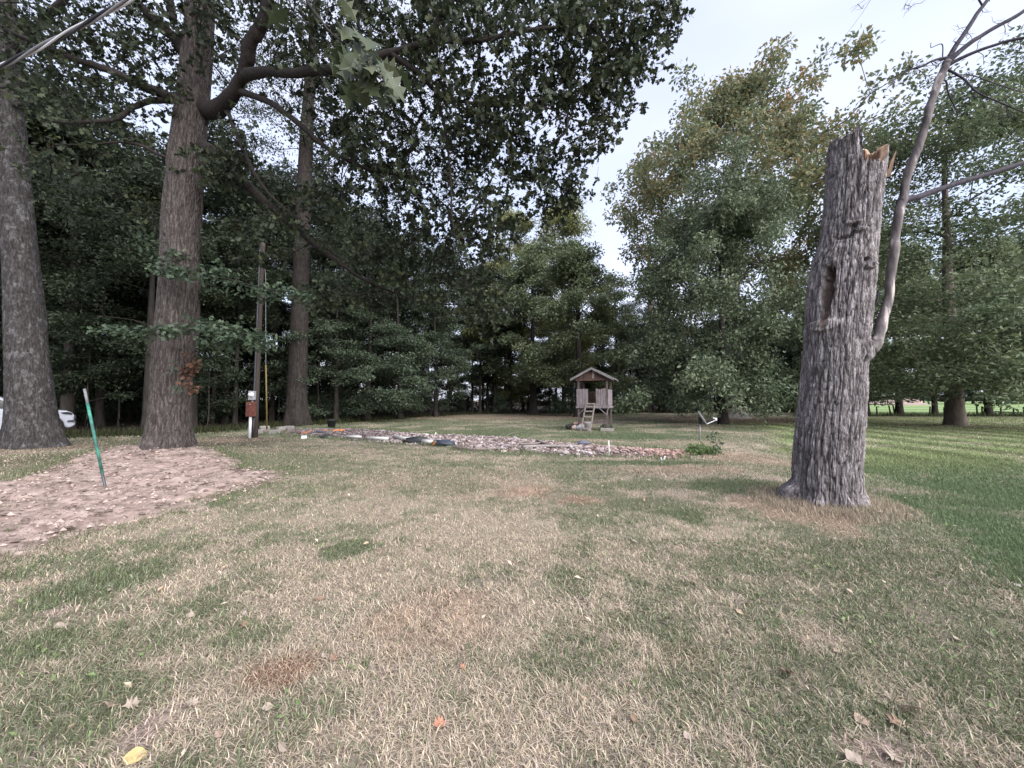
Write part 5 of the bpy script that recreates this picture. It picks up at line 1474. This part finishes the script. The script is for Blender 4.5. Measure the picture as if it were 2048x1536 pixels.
for k, pts in enumerate([[(-0.02, 0, 0.55), (-0.10, 0.02, 0.45), (-0.10, 0, 0.25), (-0.03, 0, 0.08)], [(0.02, 0, 0.57), (0.10, 0, 0.46), (0.04, 0, 0.30)], [(-0.01, 0, 0.5), (-0.05, -0.03, 0.35), (-0.02, 0, 0.2)]]):
    MB().tube(smooth_path(pts, 14), 0.006, 5).build('cable', M['black_plastic'], ds)

# ------------------------------------------------------------------ meter pole
up = G(508, 875)
po = thing('utility_pole', 'weathered utility pole with electric meter, rusty box and white conduit', 'utility pole', (up[0], up[1], th(up[0], up[1])))
o3 = np.array(po.location)
MB().tube([np.array(W(u, v, up[1])) - o3 for u, v in [(509, 890), (512, 800), (516, 700), (520, 600), (523, 540), (525, 500), (526, 486)]], [.115, .105, .10, .095, .09, .09, .085], 12).build('pole_shaft', plain('creosote', (0.04, 0.031, 0.028), 0.9), po, smooth=True)
yb = -0.15
def wl_(u, v):
    return np.array(W(u, v, up[1])) - o3
c = wl_(511, 791); MB().box((c[0], yb - 0.05, c[2]), (0.23, 0.13, 0.36)).build('meter_box', plain('meter_box_grey', (0.34, 0.34, 0.36), 0.5, metallic=0.3), po, bevel=0.01)
rotx = np.array(Matrix.Rotation(R(90), 3, 'X'))
MB().lathe([(0.092, 0.0), (0.092, 0.03), (0.078, 0.04), (0.076, 0.10), (0.06, 0.125), (0.0, 0.13)], (c[0] + 0.02, yb - 0.115, c[2] + 0.03), 20, rot=rotx).build('meter_dial', plain('meter_glass', (0.62, 0.63, 0.66), 0.2), po, smooth=True)
c = wl_(509, 818); rb = MB().box((c[0], yb - 0.06, c[2]), (0.31, 0.17, 0.58)).build('breaker_box', noisy('rust', [(0.3, (0.06, 0.025, 0.02)), (0.7, (0.16, 0.06, 0.045))], 8, 5, 0.9), po, bevel=0.012)
MB().box((c[0] + 0.02, yb - 0.15, c[2] + 0.19), (0.07, 0.015, 0.035)).build('latch', M['galv'], rb)
MB().tube([wl_(510, 806) + [0, yb, 0], wl_(510, 800) + [0, yb, 0]], 0.035, 8).build('pipe_nipple', M['galv'], po)
MB().tube([wl_(506, 872) + [0, yb - .05, -0.1], wl_(508, 832) + [0, yb - .05, 0]], 0.052, 12).build('conduit', M['white_plastic'], po, smooth=True)
MB().tube([wl_(511, 872) + [0, yb, -0.1], wl_(513, 832) + [0, yb, 0]], 0.03, 8).build('conduit', M['black_plastic'], po, smooth=True)
gm = plain('guard_yellow', (0.14, 0.10, 0.035), 0.5)
MB().tube([wl_(522, 850) + [0.05, 0.3, -0.2], wl_(524, 790) + [0.05, 0.2, 0], wl_(526, 730) + [0.05, 0.1, 0]], 0.03, 8).build('guy_guard', gm, po, smooth=True)
MB().tube([wl_(526, 732) + [0.05, 0.1, 0], wl_(529, 560) + [0.05, 0.0, 0], wl_(527, 492)], 0.010, 5).build('guy_wire', M['galv'], po)
MB().tube([wl_(513, 780) + [0, yb + 0.02, 0], wl_(518, 650) + [0, yb + 0.02, 0], wl_(524, 500) + [0, yb + 0.02, 0]], 0.022, 6).build('riser_pipe', M['dark_steel'], po)

# ------------------------------------------------------------------ overhead cable
oc_ = thing('overhead_cable', 'twisted grey service cable crossing the sky at upper left', 'cable', (0, 0, 0))
A, B = W(-260, 240, 4.6), W(470, -120, 3.0)
L_ = np.linalg.norm(B - A)
tt_ = np.linspace(0, 1, 150)
for k, (col_, r_) in enumerate([('galv', 0.010), ('galv', 0.011), ('black_plastic', 0.012)]):
    ph0 = k * 2.094
    ax = nrm((B - A)[None])[0]; s_ = nrm(np.cross(ax, (0, 0, 1))[None])[0]; u2 = np.cross(s_, ax)
    sag = -0.12 * np.sin(math.pi * tt_)
    pts = A + (B - A) * tt_[:, None] + np.array([0, 0, 1.0]) * sag[:, None] + 0.013 * (np.cos(tt_ * L_ * 5 + ph0)[:, None] * s_ + np.sin(tt_ * L_ * 5 + ph0)[:, None] * u2)
    MB().tube(pts, r_, 6).build('strand', M[col_] if k else M['dish_grey'], oc_, smooth=True)

# ------------------------------------------------------------------ green stake in the mound
g0 = on_ground(212, 982); g1 = W(169, 778, g0[1] + 0.10)
sp_ = thing('stake', 'leaning green painted stake with bare grey tip on the earth mound', 'stake', g0)
d = g1 - g0
M['green_paint'] = noisy('green_paint', [(0.34, (0.03, 0.05, 0.06)), (0.48, (0.03, 0.11, 0.09)), (0.65, (0.045, 0.20, 0.15)), (0.8, (0.13, 0.27, 0.22))], 5, 6, 0.6, (1, 1, 1.5))
M['dark_steel_'] = plain('dark_steel', (0.09, 0.10, 0.12), 0.5, metallic=0.3)
MB().tube([-0.15 * d / np.linalg.norm(d), d * 0.2], 0.019, 12).build('shaft', M['dark_steel'], sp_, smooth=True)
MB().tube([d * 0.17, d * 0.5, d * 0.86], 0.0205, 12).build('painted_sleeve', M['green_paint'], sp_, smooth=True)
MB().tube([d * 0.85, d], 0.019, 12).build('tip', plain('bare_tip', (0.13, 0.135, 0.145), 0.6), sp_, smooth=True)

# ------------------------------------------------------------------ white car behind the lichen-spotted tree
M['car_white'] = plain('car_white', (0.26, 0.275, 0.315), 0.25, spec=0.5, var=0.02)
M['car_glass'] = plain('car_glass', (0.012, 0.014, 0.02), 0.06, spec=0.5, var=0.0)
M['tyre'] = plain('tyre', (0.015, 0.015, 0.016), 0.9)
cf = G(150, 867)
car = thing('parked_car', 'white car parked behind the lichen-spotted trunk, nose to the right', 'car', (cf[0] - 2.35 * math.cos(R(50)) - 0.9 * math.sin(R(50)), cf[1] - 2.35 * math.sin(R(50)) + 0.9 * math.cos(R(50)), 0.0), R(50))
def arch(cx, r, n=9):
    return [(cx + r * math.cos(a), 0.36 + r * math.sin(a)) for a in np.linspace(math.pi, 0, n)]
lower = [(-2.32, 0.42), (-2.2, 0.30), (-1.85, 0.28)] + arch(-1.45, 0.41) + [(-1.0, 0.25), (1.15, 0.25)] + arch(1.62, 0.41) + [(2.08, 0.27), (2.2, 0.27), (2.33, 0.36), (2.36, 0.52), (2.30, 0.62), (2.32, 0.80), (2.24, 0.93), (2.08, 1.02), (1.4, 1.10), (0.95, 1.13), (-2.1, 1.14), (-2.3, 1.02), (-2.36, 0.7)]
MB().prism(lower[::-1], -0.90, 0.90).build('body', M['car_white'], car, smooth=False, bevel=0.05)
cab = [(1.02, 1.12), (0.25, 1.62), (-0.2, 1.70), (-1.6, 1.69), (-2.15, 1.13)]
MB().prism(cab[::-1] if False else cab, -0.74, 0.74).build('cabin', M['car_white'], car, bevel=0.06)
for sy in (-1, 1):
    MB().prism([(0.80, 1.16), (0.22, 1.55), (-0.25, 1.61), (-0.35, 1.16)], sy * 0.743 - 0.004, sy * 0.743 + 0.004).build('side_window', M['car_glass'], car)
    MB().prism([(-0.45, 1.16), (-0.40, 1.61), (-1.5, 1.60), (-1.85, 1.16)], sy * 0.743 - 0.004, sy * 0.743 + 0.004).build('side_window', M['car_glass'], car)
    for cx in (-1.45, 1.62):
        rx = np.array(Matrix.Rotation(R(90), 3, 'X'))
        wh = MB().lathe([(0.20, -0.11), (0.33, -0.11), (0.355, -0.07), (0.355, 0.07), (0.33, 0.11), (0.20, 0.11)], (cx, sy * 0.80, 0.355), 26, rot=rx).build('wheel', M['tyre'], car, smooth=True)
        MB().lathe([(0.0, 0.07), (0.05, 0.085), (0.16, 0.075), (0.205, 0.10), (0.21, -0.1)], (cx, sy * 0.80, 0.355), 20, rot=rx if sy < 0 else np.array(Matrix.Rotation(R(-90), 3, 'X'))).build('rim', M['galv'], wh, smooth=True)
    MB().prism([(2.25, 0.84), (1.98, 0.88), (1.90, 0.95), (2.10, 0.98), (2.22, 0.93)], sy * 0.905 - 0.02, sy * 0.905 + 0.012).build('headlight', M['car_glass'], car)
    MB().prism([(2.345, 0.50), (2.10, 0.52), (2.12, 0.60), (2.30, 0.62)], sy * 0.905 - 0.02, sy * 0.905 + 0.006).build('fog_light', M['black_plastic'], car)
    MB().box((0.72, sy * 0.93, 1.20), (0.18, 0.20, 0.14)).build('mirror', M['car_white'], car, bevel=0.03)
MB().prism([(0.98, 1.15), (0.24, 1.63), (0.26, 1.65), (1.0, 1.17)], -0.66, 0.66).build('windscreen', M['car_glass'], car)
MB().box((2.35, 0, 0.72), (0.03, 1.1, 0.16)).build('grille', M['black_plastic'], car)

# ------------------------------------------------------------------ black pot, blocks, pipes and litter along the gravel bed
bp = G(663, 856)
pot = thing('black_pot', 'black plastic nursery pot standing behind the gravel bed', 'pot', (bp[0], bp[1], th(bp[0], bp[1])))
MB().lathe([(0.0, 0.0), (0.17, 0.0), (0.225, 0.40), (0.245, 0.40), (0.245, 0.44), (0.225, 0.44), (0.21, 0.36), (0.0, 0.34)], (0, 0, 0), 20).build('pot_body', M['black_plastic'], pot, smooth=True)
def stone_mesh(rng, s, flat=0.7, colr=(0.4, 0.36, 0.35), name='stone'):
    d = np.array([(1, 0, 0), (-1, 0, 0), (0, 1, 0), (0, -1, 0), (0, 0, 1), (0, 0, -1), (.6, .6, .6), (-.6, .6, .6), (.6, -.6, .6), (-.6, -.6, .6), (.6, .6, -.6), (-.6, .6, -.6), (.6, -.6, -.6), (-.6, -.6, -.6)], float)
    f = [(0, 6, 4), (0, 4, 8), (1, 4, 7), (1, 9, 4), (2, 4, 6), (2, 7, 4), (3, 4, 9), (3, 8, 4), (0, 10, 6), (2, 6, 10), (2, 11, 7), (1, 7, 11), (1, 13, 9), (3, 9, 13), (3, 12, 8), (0, 8, 12), (0, 12, 5), (0, 5, 10), (2, 10, 5), (2, 5, 11), (1, 11, 5), (1, 5, 13), (3, 13, 5), (3, 5, 12)]
    return d, np.array(f)
SD, SF = stone_mesh(None, 1)
rgv = np.random.default_rng(19)
def in_bed(n):
    lo, hi = bed_poly.min(0), bed_poly.max(0)
    out = []
    while len(out) < n:
        p = rgv.uniform(lo, hi, (4000, 2))
        d = poly_sd(p[:, 0], p[:, 1], bed_poly)
        p = p[d < rgv.normal(-0.05, 0.1, len(p))]
        out += list(p)
    return np.array(out[:n])
def stones(n, smin, smax, palette):
    p = in_bed(n)
    s = smin + (smax - smin) * rgv.random(n) ** 2.5
    mb = MB()
    jit = 1 + rgv.normal(0, 0.22, (n, len(SD), 1))
    sc3 = s[:, None] * np.stack([rgv.uniform(0.7, 1.4, n), rgv.uniform(0.7, 1.4, n), rgv.uniform(0.45, 0.85, n)], -1)
    v = SD[None] * jit * sc3[:, None, :]
    a = rgv.uniform(0, 6.28, n); ca, sa = np.cos(a)[:, None], np.sin(a)[:, None]
    v = np.stack([v[..., 0] * ca - v[..., 1] * sa, v[..., 0] * sa + v[..., 1] * ca, v[..., 2]], -1)
    hump = 0.05 * (fbm(p[:, 0] * 0.9, p[:, 1] * 0.9, seed=91))
    z = terrain(p[:, 0], p[:, 1]) + hump * sstep(0, 0.5, -poly_sd(p[:, 0], p[:, 1], bed_poly)) + s * rgv.uniform(-0.2, 0.3, n)
    v += np.stack([p[:, 0], p[:, 1], z], -1)[:, None, :]
    pal = np.array(palette)
    c = pal[rgv.integers(0, len(pal), n)] * rgv.uniform(0.7, 1.25, (n, 1))
    redder = sstep(2.0, 4.5, p[:, 0])[:, None]
    c = c * (1 - redder * 0.8) + redder * 0.8 * np.array([0.33, 0.21, 0.18]) * rgv.uniform(0.7, 1.2, (n, 1))
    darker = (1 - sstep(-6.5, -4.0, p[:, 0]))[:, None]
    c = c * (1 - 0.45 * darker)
    mb.add(v.reshape(-1, 3), (np.arange(n)[:, None, None] * len(SD) + SF[None]).reshape(-1, 3), col=np.repeat(c, len(SF), 0))
    return mb
PALG = [(0.28, 0.24, 0.245), (0.23, 0.19, 0.185), (0.31, 0.25, 0.24), (0.17, 0.135, 0.125), (0.37, 0.325, 0.33), (0.13, 0.095, 0.085)]
tag(stones(7500, 0.016, 0.055, PALG).build('gravel', M['stone'], kind='stuff'), 'pinkish grey gravel and rubble bed', 'gravel', kind='stuff')
tag(stones(700, 0.05, 0.10, PALG).build('rubble', M['stone'], kind='stuff'), 'fist-sized pale broken rubble on the gravel bed', 'rubble', kind='stuff')
pl_wood = plain('old_stick', (0.17, 0.14, 0.125), 0.95)
def ground_pt(u, v, dz=0.0):
    p = on_ground(u, v)
    return np.array([p[0], p[1], th(p[0], p[1]) + dz])
def single(name, mbx, mat, label, cat, smooth=False, bevel=0.0, group=None):
    o = mbx.build(name, mat, smooth=smooth, bevel=bevel)
    return tag(o, label, cat, group)
rots = lambda a, b=0.0, c=0.0: np.array((Matrix.Rotation(a, 3, 'Z') @ Matrix.Rotation(b, 3, 'X') @ Matrix.Rotation(c, 3, 'Y')))
conc = plain('concrete', (0.22, 0.20, 0.19), 0.9)
for k, (u, v, s, a, lab) in enumerate([(517, 867, (.40, .2, .19), 0.3, 'pale concrete block lowest beside the meter pole'), (529, 862, (.40, .2, .2), 0.9, 'tilted pale concrete block next to the meter pole'), (549, 868, (.42, .2, .2), 0.1, 'flat concrete block in the row right of the meter pole'), (562, 861, (.38, .2, .2), 1.2, 'upright concrete block in the middle of the block row'), (578, 860, (.42, .2, .22), 0.0, 'brownish concrete block at the right end of the row'), (608, 877, (.2, .16, .13), 0.5, 'small white broken block lying in the grass')]):
    p = ground_pt(u, v)
    single('concrete_block', MB().box((p[0], p[1], p[2] + s[2] / 2 - 0.02 + (0.05 if k == 1 else 0)), s, rots(a, 0.25 if k == 1 else 0.05)), M['white_plastic'] if k == 5 else conc, lab, 'block', bevel=0.012, group='concrete blocks by the meter pole')
brick = noisy('clay', [(0.3, (0.25, 0.09, 0.05)), (0.7, (0.45, 0.20, 0.11))], 12, 4, 0.9)
for k, (u, v, a, lab) in enumerate([(609, 868, 0.2, 'orange red brick left of the dark litter'), (622, 865, 0.9, 'orange red brick furthest back in the rubble'), (650, 864, 0.1, 'orange red brick beside the orange plastic piece')]):
    p = ground_pt(u, v)
    single('brick', MB().box((p[0], p[1], p[2] + 0.05), (.24, .11, .09), rots(a, 0.15)), brick, lab, 'brick', bevel=0.006, group='loose bricks in the rubble')
p = ground_pt(676, 863); single('orange_scrap', MB().box((p[0], p[1], p[2] + 0.05), (.46, .16, .05), rots(0.1, 0.2)).box((p[0] + .18, p[1] + .05, p[2] + 0.07), (.2, .12, .04), rots(0.5, 0.3)), plain('orange_plastic', (0.55, 0.17, 0.04), 0.6), 'bright orange plastic scrap in the left rubble', 'scrap', bevel=0.01)
p = ground_pt(654, 876); blob((p[0], p[1], p[2] + 0.06), (.26, .14, .09), 61, M['black_plastic'], 'black_bag', amp=0.5, label='crumpled black bag at the front of the left rubble', cat='bag')
p = ground_pt(640, 868); blob((p[0], p[1], p[2] + 0.06), (.22, .12, .09), 62, plain('slate_blue', (0.05, 0.05, 0.065), 0.8), 'dark_scrap', amp=0.5, label='dark bluish scrap among the bricks', cat='scrap')
pvc = plain('pvc', (0.45, 0.44, 0.42), 0.45, var=0.1)
for k, (a, b, r, lab) in enumerate([((692, 879), (722, 880), .045, 'white plastic pipe at the left end of the pipe line'), ((733, 882), (776, 884), .055, 'longest white plastic pipe lying along the gravel edge'), ((788, 880), (820, 885), .06, 'white plastic pipe just left of the black sheeting'), ((845, 889), (864, 891), .065, 'short white pipe piece before the blue tarp')]):
    pa, pb = ground_pt(*a, 0.12), ground_pt(*b, 0.12)
    single('white_pipe', MB().tube([pa, (pa + pb) / 2, pb], r, 10), pvc, lab, 'pipe', smooth=True, group='white pipes along the gravel bed')
p = ground_pt(832, 887); blob((p[0], p[1], p[2] + 0.09), (.42, .16, .13), 63, M['black_plastic'], 'black_sheeting', amp=0.5, label='crumpled black plastic sheeting at the gravel front edge', cat='sheeting')
p = ground_pt(890, 893); blob((p[0], p[1], p[2] + 0.10), (.32, .18, .12), 64, plain('blue_tarp', (0.03, 0.038, 0.055), 0.5), 'blue_tarp', amp=0.45, label='bunched dark blue tarp left of the dark stake', cat='tarp')
p = ground_pt(868, 892); single('rusty_can', MB().lathe([(0, -.1), (.07, -.1), (.07, .1), (0, .1)], (p[0], p[1], p[2] + 0.08), 14, rot=rots(0.3, 1.57)), noisy('rust_can', [(0.3, (0.12, 0.05, 0.025)), (0.7, (0.3, 0.15, 0.07))], 9), 'rusty brown can between white pipe and blue tarp', 'can', smooth=True)
p = ground_pt(1168, 892); blob((p[0], p[1], p[2] + 0.10), (.2, .12, .07), 65, plain('blue_cloth', (0.09, 0.10, 0.14), 0.8), 'blue_rag', amp=0.5, label='pale blue crumpled rag at the right of the gravel bed', cat='rag')
for name, a, b, r, mat, lab in [('dark_stake', (929, 900), (919, 871), .030, pl_wood, 'dark wooden stake leaning left on the gravel edge'), ('white_stake', (1218, 911), (1217, 881), .022, pvc, 'slim white stake standing upright in the gravel'), ('pale_stub', (868, 872), (872, 865), .03, pvc, 'short pale pipe stub on the far gravel edge'),
                                 ('white_pipe_stub', (1326, 921), (1330, 912), .022, pvc, 'taller arm of the white pipe pair near the weeds'), ('white_pipe_stub', (1325, 921), (1321, 915), .02, pvc, 'shorter arm of the white pipe pair near the weeds')]:
    pa = ground_pt(*a, -0.03); pb = W(b[0], b[1], pa[1])
    single(name, MB().tube([pa, (pa + pb) / 2, pb], r, 8), mat, lab, 'stake' if 'stake' in name else 'pipe', smooth=True)
for k, (pts, r, lab) in enumerate([([(1030, 899), (1042, 889), (1060, 888)], .05, 'dark bent branch at the left of the driftwood heap'), ([(1045, 899), (1090, 897), (1130, 898), (1163, 897)], .05, 'long straight grey pole lying across the gravel'), ([(1075, 886), (1095, 894), (1112, 895)], .05, 'short dark log slanting in the driftwood heap'), ([(1038, 893), (1070, 892), (1100, 886)], .04, 'thin grey branch on top of the driftwood heap'), ([(905, 899), (950, 904), (1000, 902)], .025, 'thin dark stick along the front gravel edge'), ([(1000, 884), (1020, 872), (1030, 868)], .015, 'thin twig sticking out of the back of the gravel')]):
    P_ = [ground_pt(u, v, 0.08) for u, v in pts]
    single('driftwood', MB().tube(smooth_path(P_, 14), np.linspace(r, r * 0.6, 14), 7), pl_wood if k != 1 else M['pale_wood'], lab, 'branch', smooth=True, group='old branches on the gravel bed')
# weeds at the right end of the bed
rw = np.random.default_rng(23)
wb = thing('weed_clump', 'bushy light green weed clump at the right end of the gravel', 'plant', G(1400, 915))
o4 = np.array(wb.location)
wp = vol(rw, [(1400, 902, 10.9, 0.38, 0.3, 0.16, 40), (1385, 910, 10.8, 0.25, 0.25, 0.1, 16), (1420, 905, 10.9, 0.25, 0.25, 0.14, 14)]) - o4
wp[:, 2] = np.maximum(wp[:, 2], 0.04)
leaf_cloud(rw, wp, 0.12, 36, (0.04, 0.09), T_DIAMOND, up=0.3, droop=-0.3, flat=0.9).build('foliage', M['leaf_weed'], wb)
P, par, nb = grow(rw, np.array([[0, 0, -0.05], [0.1, 0, -0.05], [-0.15, 0.02, -0.05]]), wp, step=0.12)
branch_tubes(P, par, nb, tip=0.003, rmax=0.01, sides=4).build('stem', M['leaf_low'], wb)
tw_ = thing('tall_weed', 'tall dark stemmed weed standing behind the weed clump', 'plant', G(1430, 912))
o5 = np.array(tw_.location); Y5 = o5[1]
stem = [np.array(W(u, v, Y5)) - o5 for u, v in [(1430, 913), (1431, 900), (1432, 888), (1431, 874), (1428, 866)]]
MB().tube(smooth_path(stem, 14), np.linspace(.009, .004, 14), 6).build('stem', M['leaf_low'], tw_)
leaf_cloud(rw, np.array([np.array(W(u, v, Y5)) - o5 for u, v in [(1430, 866), (1424, 872), (1437, 874), (1420, 880), (1438, 886), (1428, 884), (1436, 900), (1426, 898), (1443, 896), (1440, 906)]]), 0.09, 9, (0.06, 0.12), T_DIAMOND, up=0.4, droop=0.3).build('foliage', M['leaf_low'], tw_)

# ------------------------------------------------------------------ fallen leaves
fl_y = plain('yellow_leaf', (0.36, 0.275, 0.125), 0.7, var=0.12, scale=60)
fl_t = plain('tan_leaf', (0.22, 0.16, 0.125), 0.8, var=0.2, scale=60)
fl_r = plain('brown_leaf', (0.30, 0.14, 0.09), 0.8, var=0.25, scale=60)
fl_p = plain('pale_leaf', (0.25, 0.205, 0.17), 0.8, var=0.12, scale=60)
fl_o = plain('orange_leaf', (0.17, 0.11, 0.078), 0.8, var=0.15, scale=60)
def fallen(u, v, s, ang, mat, label, tilt=0.25, templ=T_BIGOAK, curl=0.5):
    q = templ.copy()
    q[:, 1] *= 1.25
    q[:, 0] -= 0.5
    q[:, 2] = curl * (q[:, 1] ** 2 * 1.6 + 0.35 * q[:, 0] ** 2) + 0.03 * np.sin(q[:, 0] * 9 + s * 50)
    q = q * s
    rot_ = rots(ang, tilt, tilt * 0.6)
    p = on_ground(u, v)
    q = q @ rot_.T
    top = q.copy(); top[:, 2] += 0.0012
    n = len(q)
    mid = q.mean(0)
    i = np.arange(n); j = (i + 1) % n
    v_ = np.concatenate([q, top, [mid], [mid + [0, 0, .0012]]])
    zoff = -q[:, 2].min() + 0.012
    o = MB().add(v_, [np.stack([j, i, np.full(n, 2 * n)], 1), np.stack([i + n, j + n, np.full(n, 2 * n + 1)], 1), np.stack([i, j, j + n, i + n], 1)]).build('fallen_leaf', mat)
    o.location = (p[0], p[1], th(p[0], p[1]) + zoff)
    return tag(o, label, 'leaf', 'leaves fallen on the lawn')
T_OVAL = lobed([(0, 0), (0.15, 0.18), (0.35, 0.32), (0.6, 0.30), (0.85, 0.15), (1, 0)])
fallen(270, 1522, 0.085, 0.3, fl_y, 'bright yellow fallen leaf at the bottom edge', 0.25, T_OVAL, 0.4)
for u, v, s, a, m, lab, ti, te_ in [
    (220, 1421, 0.115, 2.0, fl_t, 'left one of two large tan oak leaves lying side by side', 0.5, T_BIGOAK), (262, 1420, 0.12, 0.9, fl_p, 'right one of two large oak leaves, paler with raised tip', 0.6, T_BIGOAK), (384, 1412, 0.10, 0.2, fl_p, 'curled whitish leaf near the lower left', 0.3, T_BIGOAK),
    (490, 1254, 0.085, 0.5, fl_o, 'orange oval leaf with pale leaf just behind it', 0.3, T_OVAL), (668, 1323, 0.10, 1.2, fl_o, 'orange leaf between two small pale curls beside the reddish patch', 0.5, T_OVAL), (648, 1318, 0.06, 1.0, fl_p, 'small pale curl left of the orange leaf', 0.5, T_OVAL), (683, 1320, 0.07, 1.8, fl_p, 'small pale curl right of the orange leaf', 0.6, T_OVAL),
    (489, 1232, 0.06, 0.2, fl_p, 'pale leaf just behind the orange oval leaf', 0.4, T_OVAL), (380, 1236, 0.09, 0.1, fl_p, 'long pale curled leaf in the left middle lawn', 0.3, T_OVAL), (120, 1258, 0.10, 0.9, fl_p, 'slender pale leaf below the bare patch at left', 0.4, T_OVAL), (220, 1184, 0.06, 1.0, fl_p, 'tiny pale leaf above the left bare patch', 0.3, T_OVAL),
    (88, 1112, 0.08, 0.6, fl_p, 'white scrap of leaf in front of the earth mound', 0.3, T_OVAL), (640, 1202, 0.085, 0.3, fl_o, 'reddish orange leaf in the straw at centre left', 0.3, T_OVAL), (700, 1158, 0.07, 1.0, fl_p, 'pale leaf in the middle of the straw lawn', 0.4, T_BIGOAK), (878, 1455, 0.11, 0.4, fl_r, 'dark reddish brown lobed leaf at the bottom middle', 0.3, T_BIGOAK),
    (563, 1508, 0.10, 1.5, fl_p, 'pale curled leaf at the bottom, a dark gap under it', 0.7, T_OVAL), (437, 1478, 0.07, 1.2, fl_t, 'tan leaf standing in grass at the bottom left', 0.5, T_OVAL), (535, 1422, 0.08, 0.4, fl_p, 'long pale sliver of leaf left of the bottom middle', 0.3, T_OVAL), (925, 1340, 0.07, 0.5, fl_r, 'small dark red leaf in the middle lawn', 0.3, T_BIGOAK),
    (1168, 1203, 0.10, 1.3, fl_p, 'whitish lobed leaf standing up right of the lawn centre', 0.6, T_BIGOAK), (1270, 1086, 0.08, 0.3, fl_p, 'pale leaf in front of the broken trunk on the left', 0.3, T_OVAL), (1578, 1358, 0.17, 2.2, fl_t, 'long tan leaf below the broken trunk', 0.6, T_BIGOAK), (1822, 1432, 0.17, 2.3, fl_p, 'largest pale curled leaf at the lower right', 0.6, T_OVAL),
    (1790, 1452, 0.13, 0.3, fl_o, 'orange tan lobed leaf next to the largest pale curl', 0.3, T_BIGOAK), (1725, 1448, 0.12, 0.1, fl_t, 'flat tan leaf left of the orange tan lobed leaf', 0.2, T_OVAL), (1785, 1522, 0.13, 0.7, fl_p, 'pale leaf on bare soil at the bottom right', 0.3, T_BIGOAK), (1708, 1524, 0.12, 0.2, fl_p, 'pale sliver leaf on bare soil at the bottom right', 0.2, T_OVAL),
    (1268, 1446, 0.08, 1.0, fl_o, 'small orange leaf at the bottom right of centre', 0.4, T_OVAL), (1375, 1480, 0.07, 0.4, fl_p, 'small pale leaf at the bottom, alone in green grass', 0.3, T_OVAL), (1673, 1308, 0.09, 0.3, fl_t, 'tan leaf in dark green grass at right', 0.3, T_BIGOAK), (1913, 1282, 0.07, 0.3, fl_p, 'pale leaf in grass near the right edge', 0.3, T_OVAL), (1390, 1170, 0.07, 1.0, fl_t, 'tan leaf in the straw left of the broken trunk shadow', 0.5, T_OVAL)]:
    fallen(u, v, s * 0.64, a, m, lab, ti, te_)
tag(leaf_cloud(rw, CLOVER, 0.03, 1, (0.02, 0.045), T_DIAMOND, up=0.7, droop=0.0, flat=0.5).build('clover', M['leaf_weed'], kind='stuff'), 'low broad-leaved weeds in the green patches of the lawn', 'weeds', kind='stuff')
# small leaf scraps nobody could count
n = 2600
y = np.sqrt(rw.uniform(1.5 ** 2, 22 ** 2, n)); x = rw.uniform(-1.45, 1.45, n) * y
keep = rw.random(n) < 0.25 + 0.75 * sstep(0.5, 0.65, fbm(x * 0.5, y * 0.5, seed=55))
x, y = x[keep], y[keep]
xm, ym = OAK[0] + rw.uniform(-7, 5, 160), OAK[1] + rw.uniform(-6.5, 2.5, 160)
x, y = np.concatenate([x, xm]), np.concatenate([y, ym])
lc2 = np.stack([x, y, terrain(x, y) + 0.03], -1)
tag(leaf_cloud(rw, lc2, 0.03, 1, (0.025, 0.07), T_DIAMOND, up=0.75, droop=0.0, flat=0.3).build('leaf_litter', leaf_mat('leaf_scrap', [(0, (0.25, 0.13, 0.08)), (0.45, (0.42, 0.32, 0.23)), (1, (0.55, 0.49, 0.43))], 0.1, 0.8), kind='stuff'), 'small dry leaf scraps scattered through the lawn', 'leaf litter', kind='stuff')
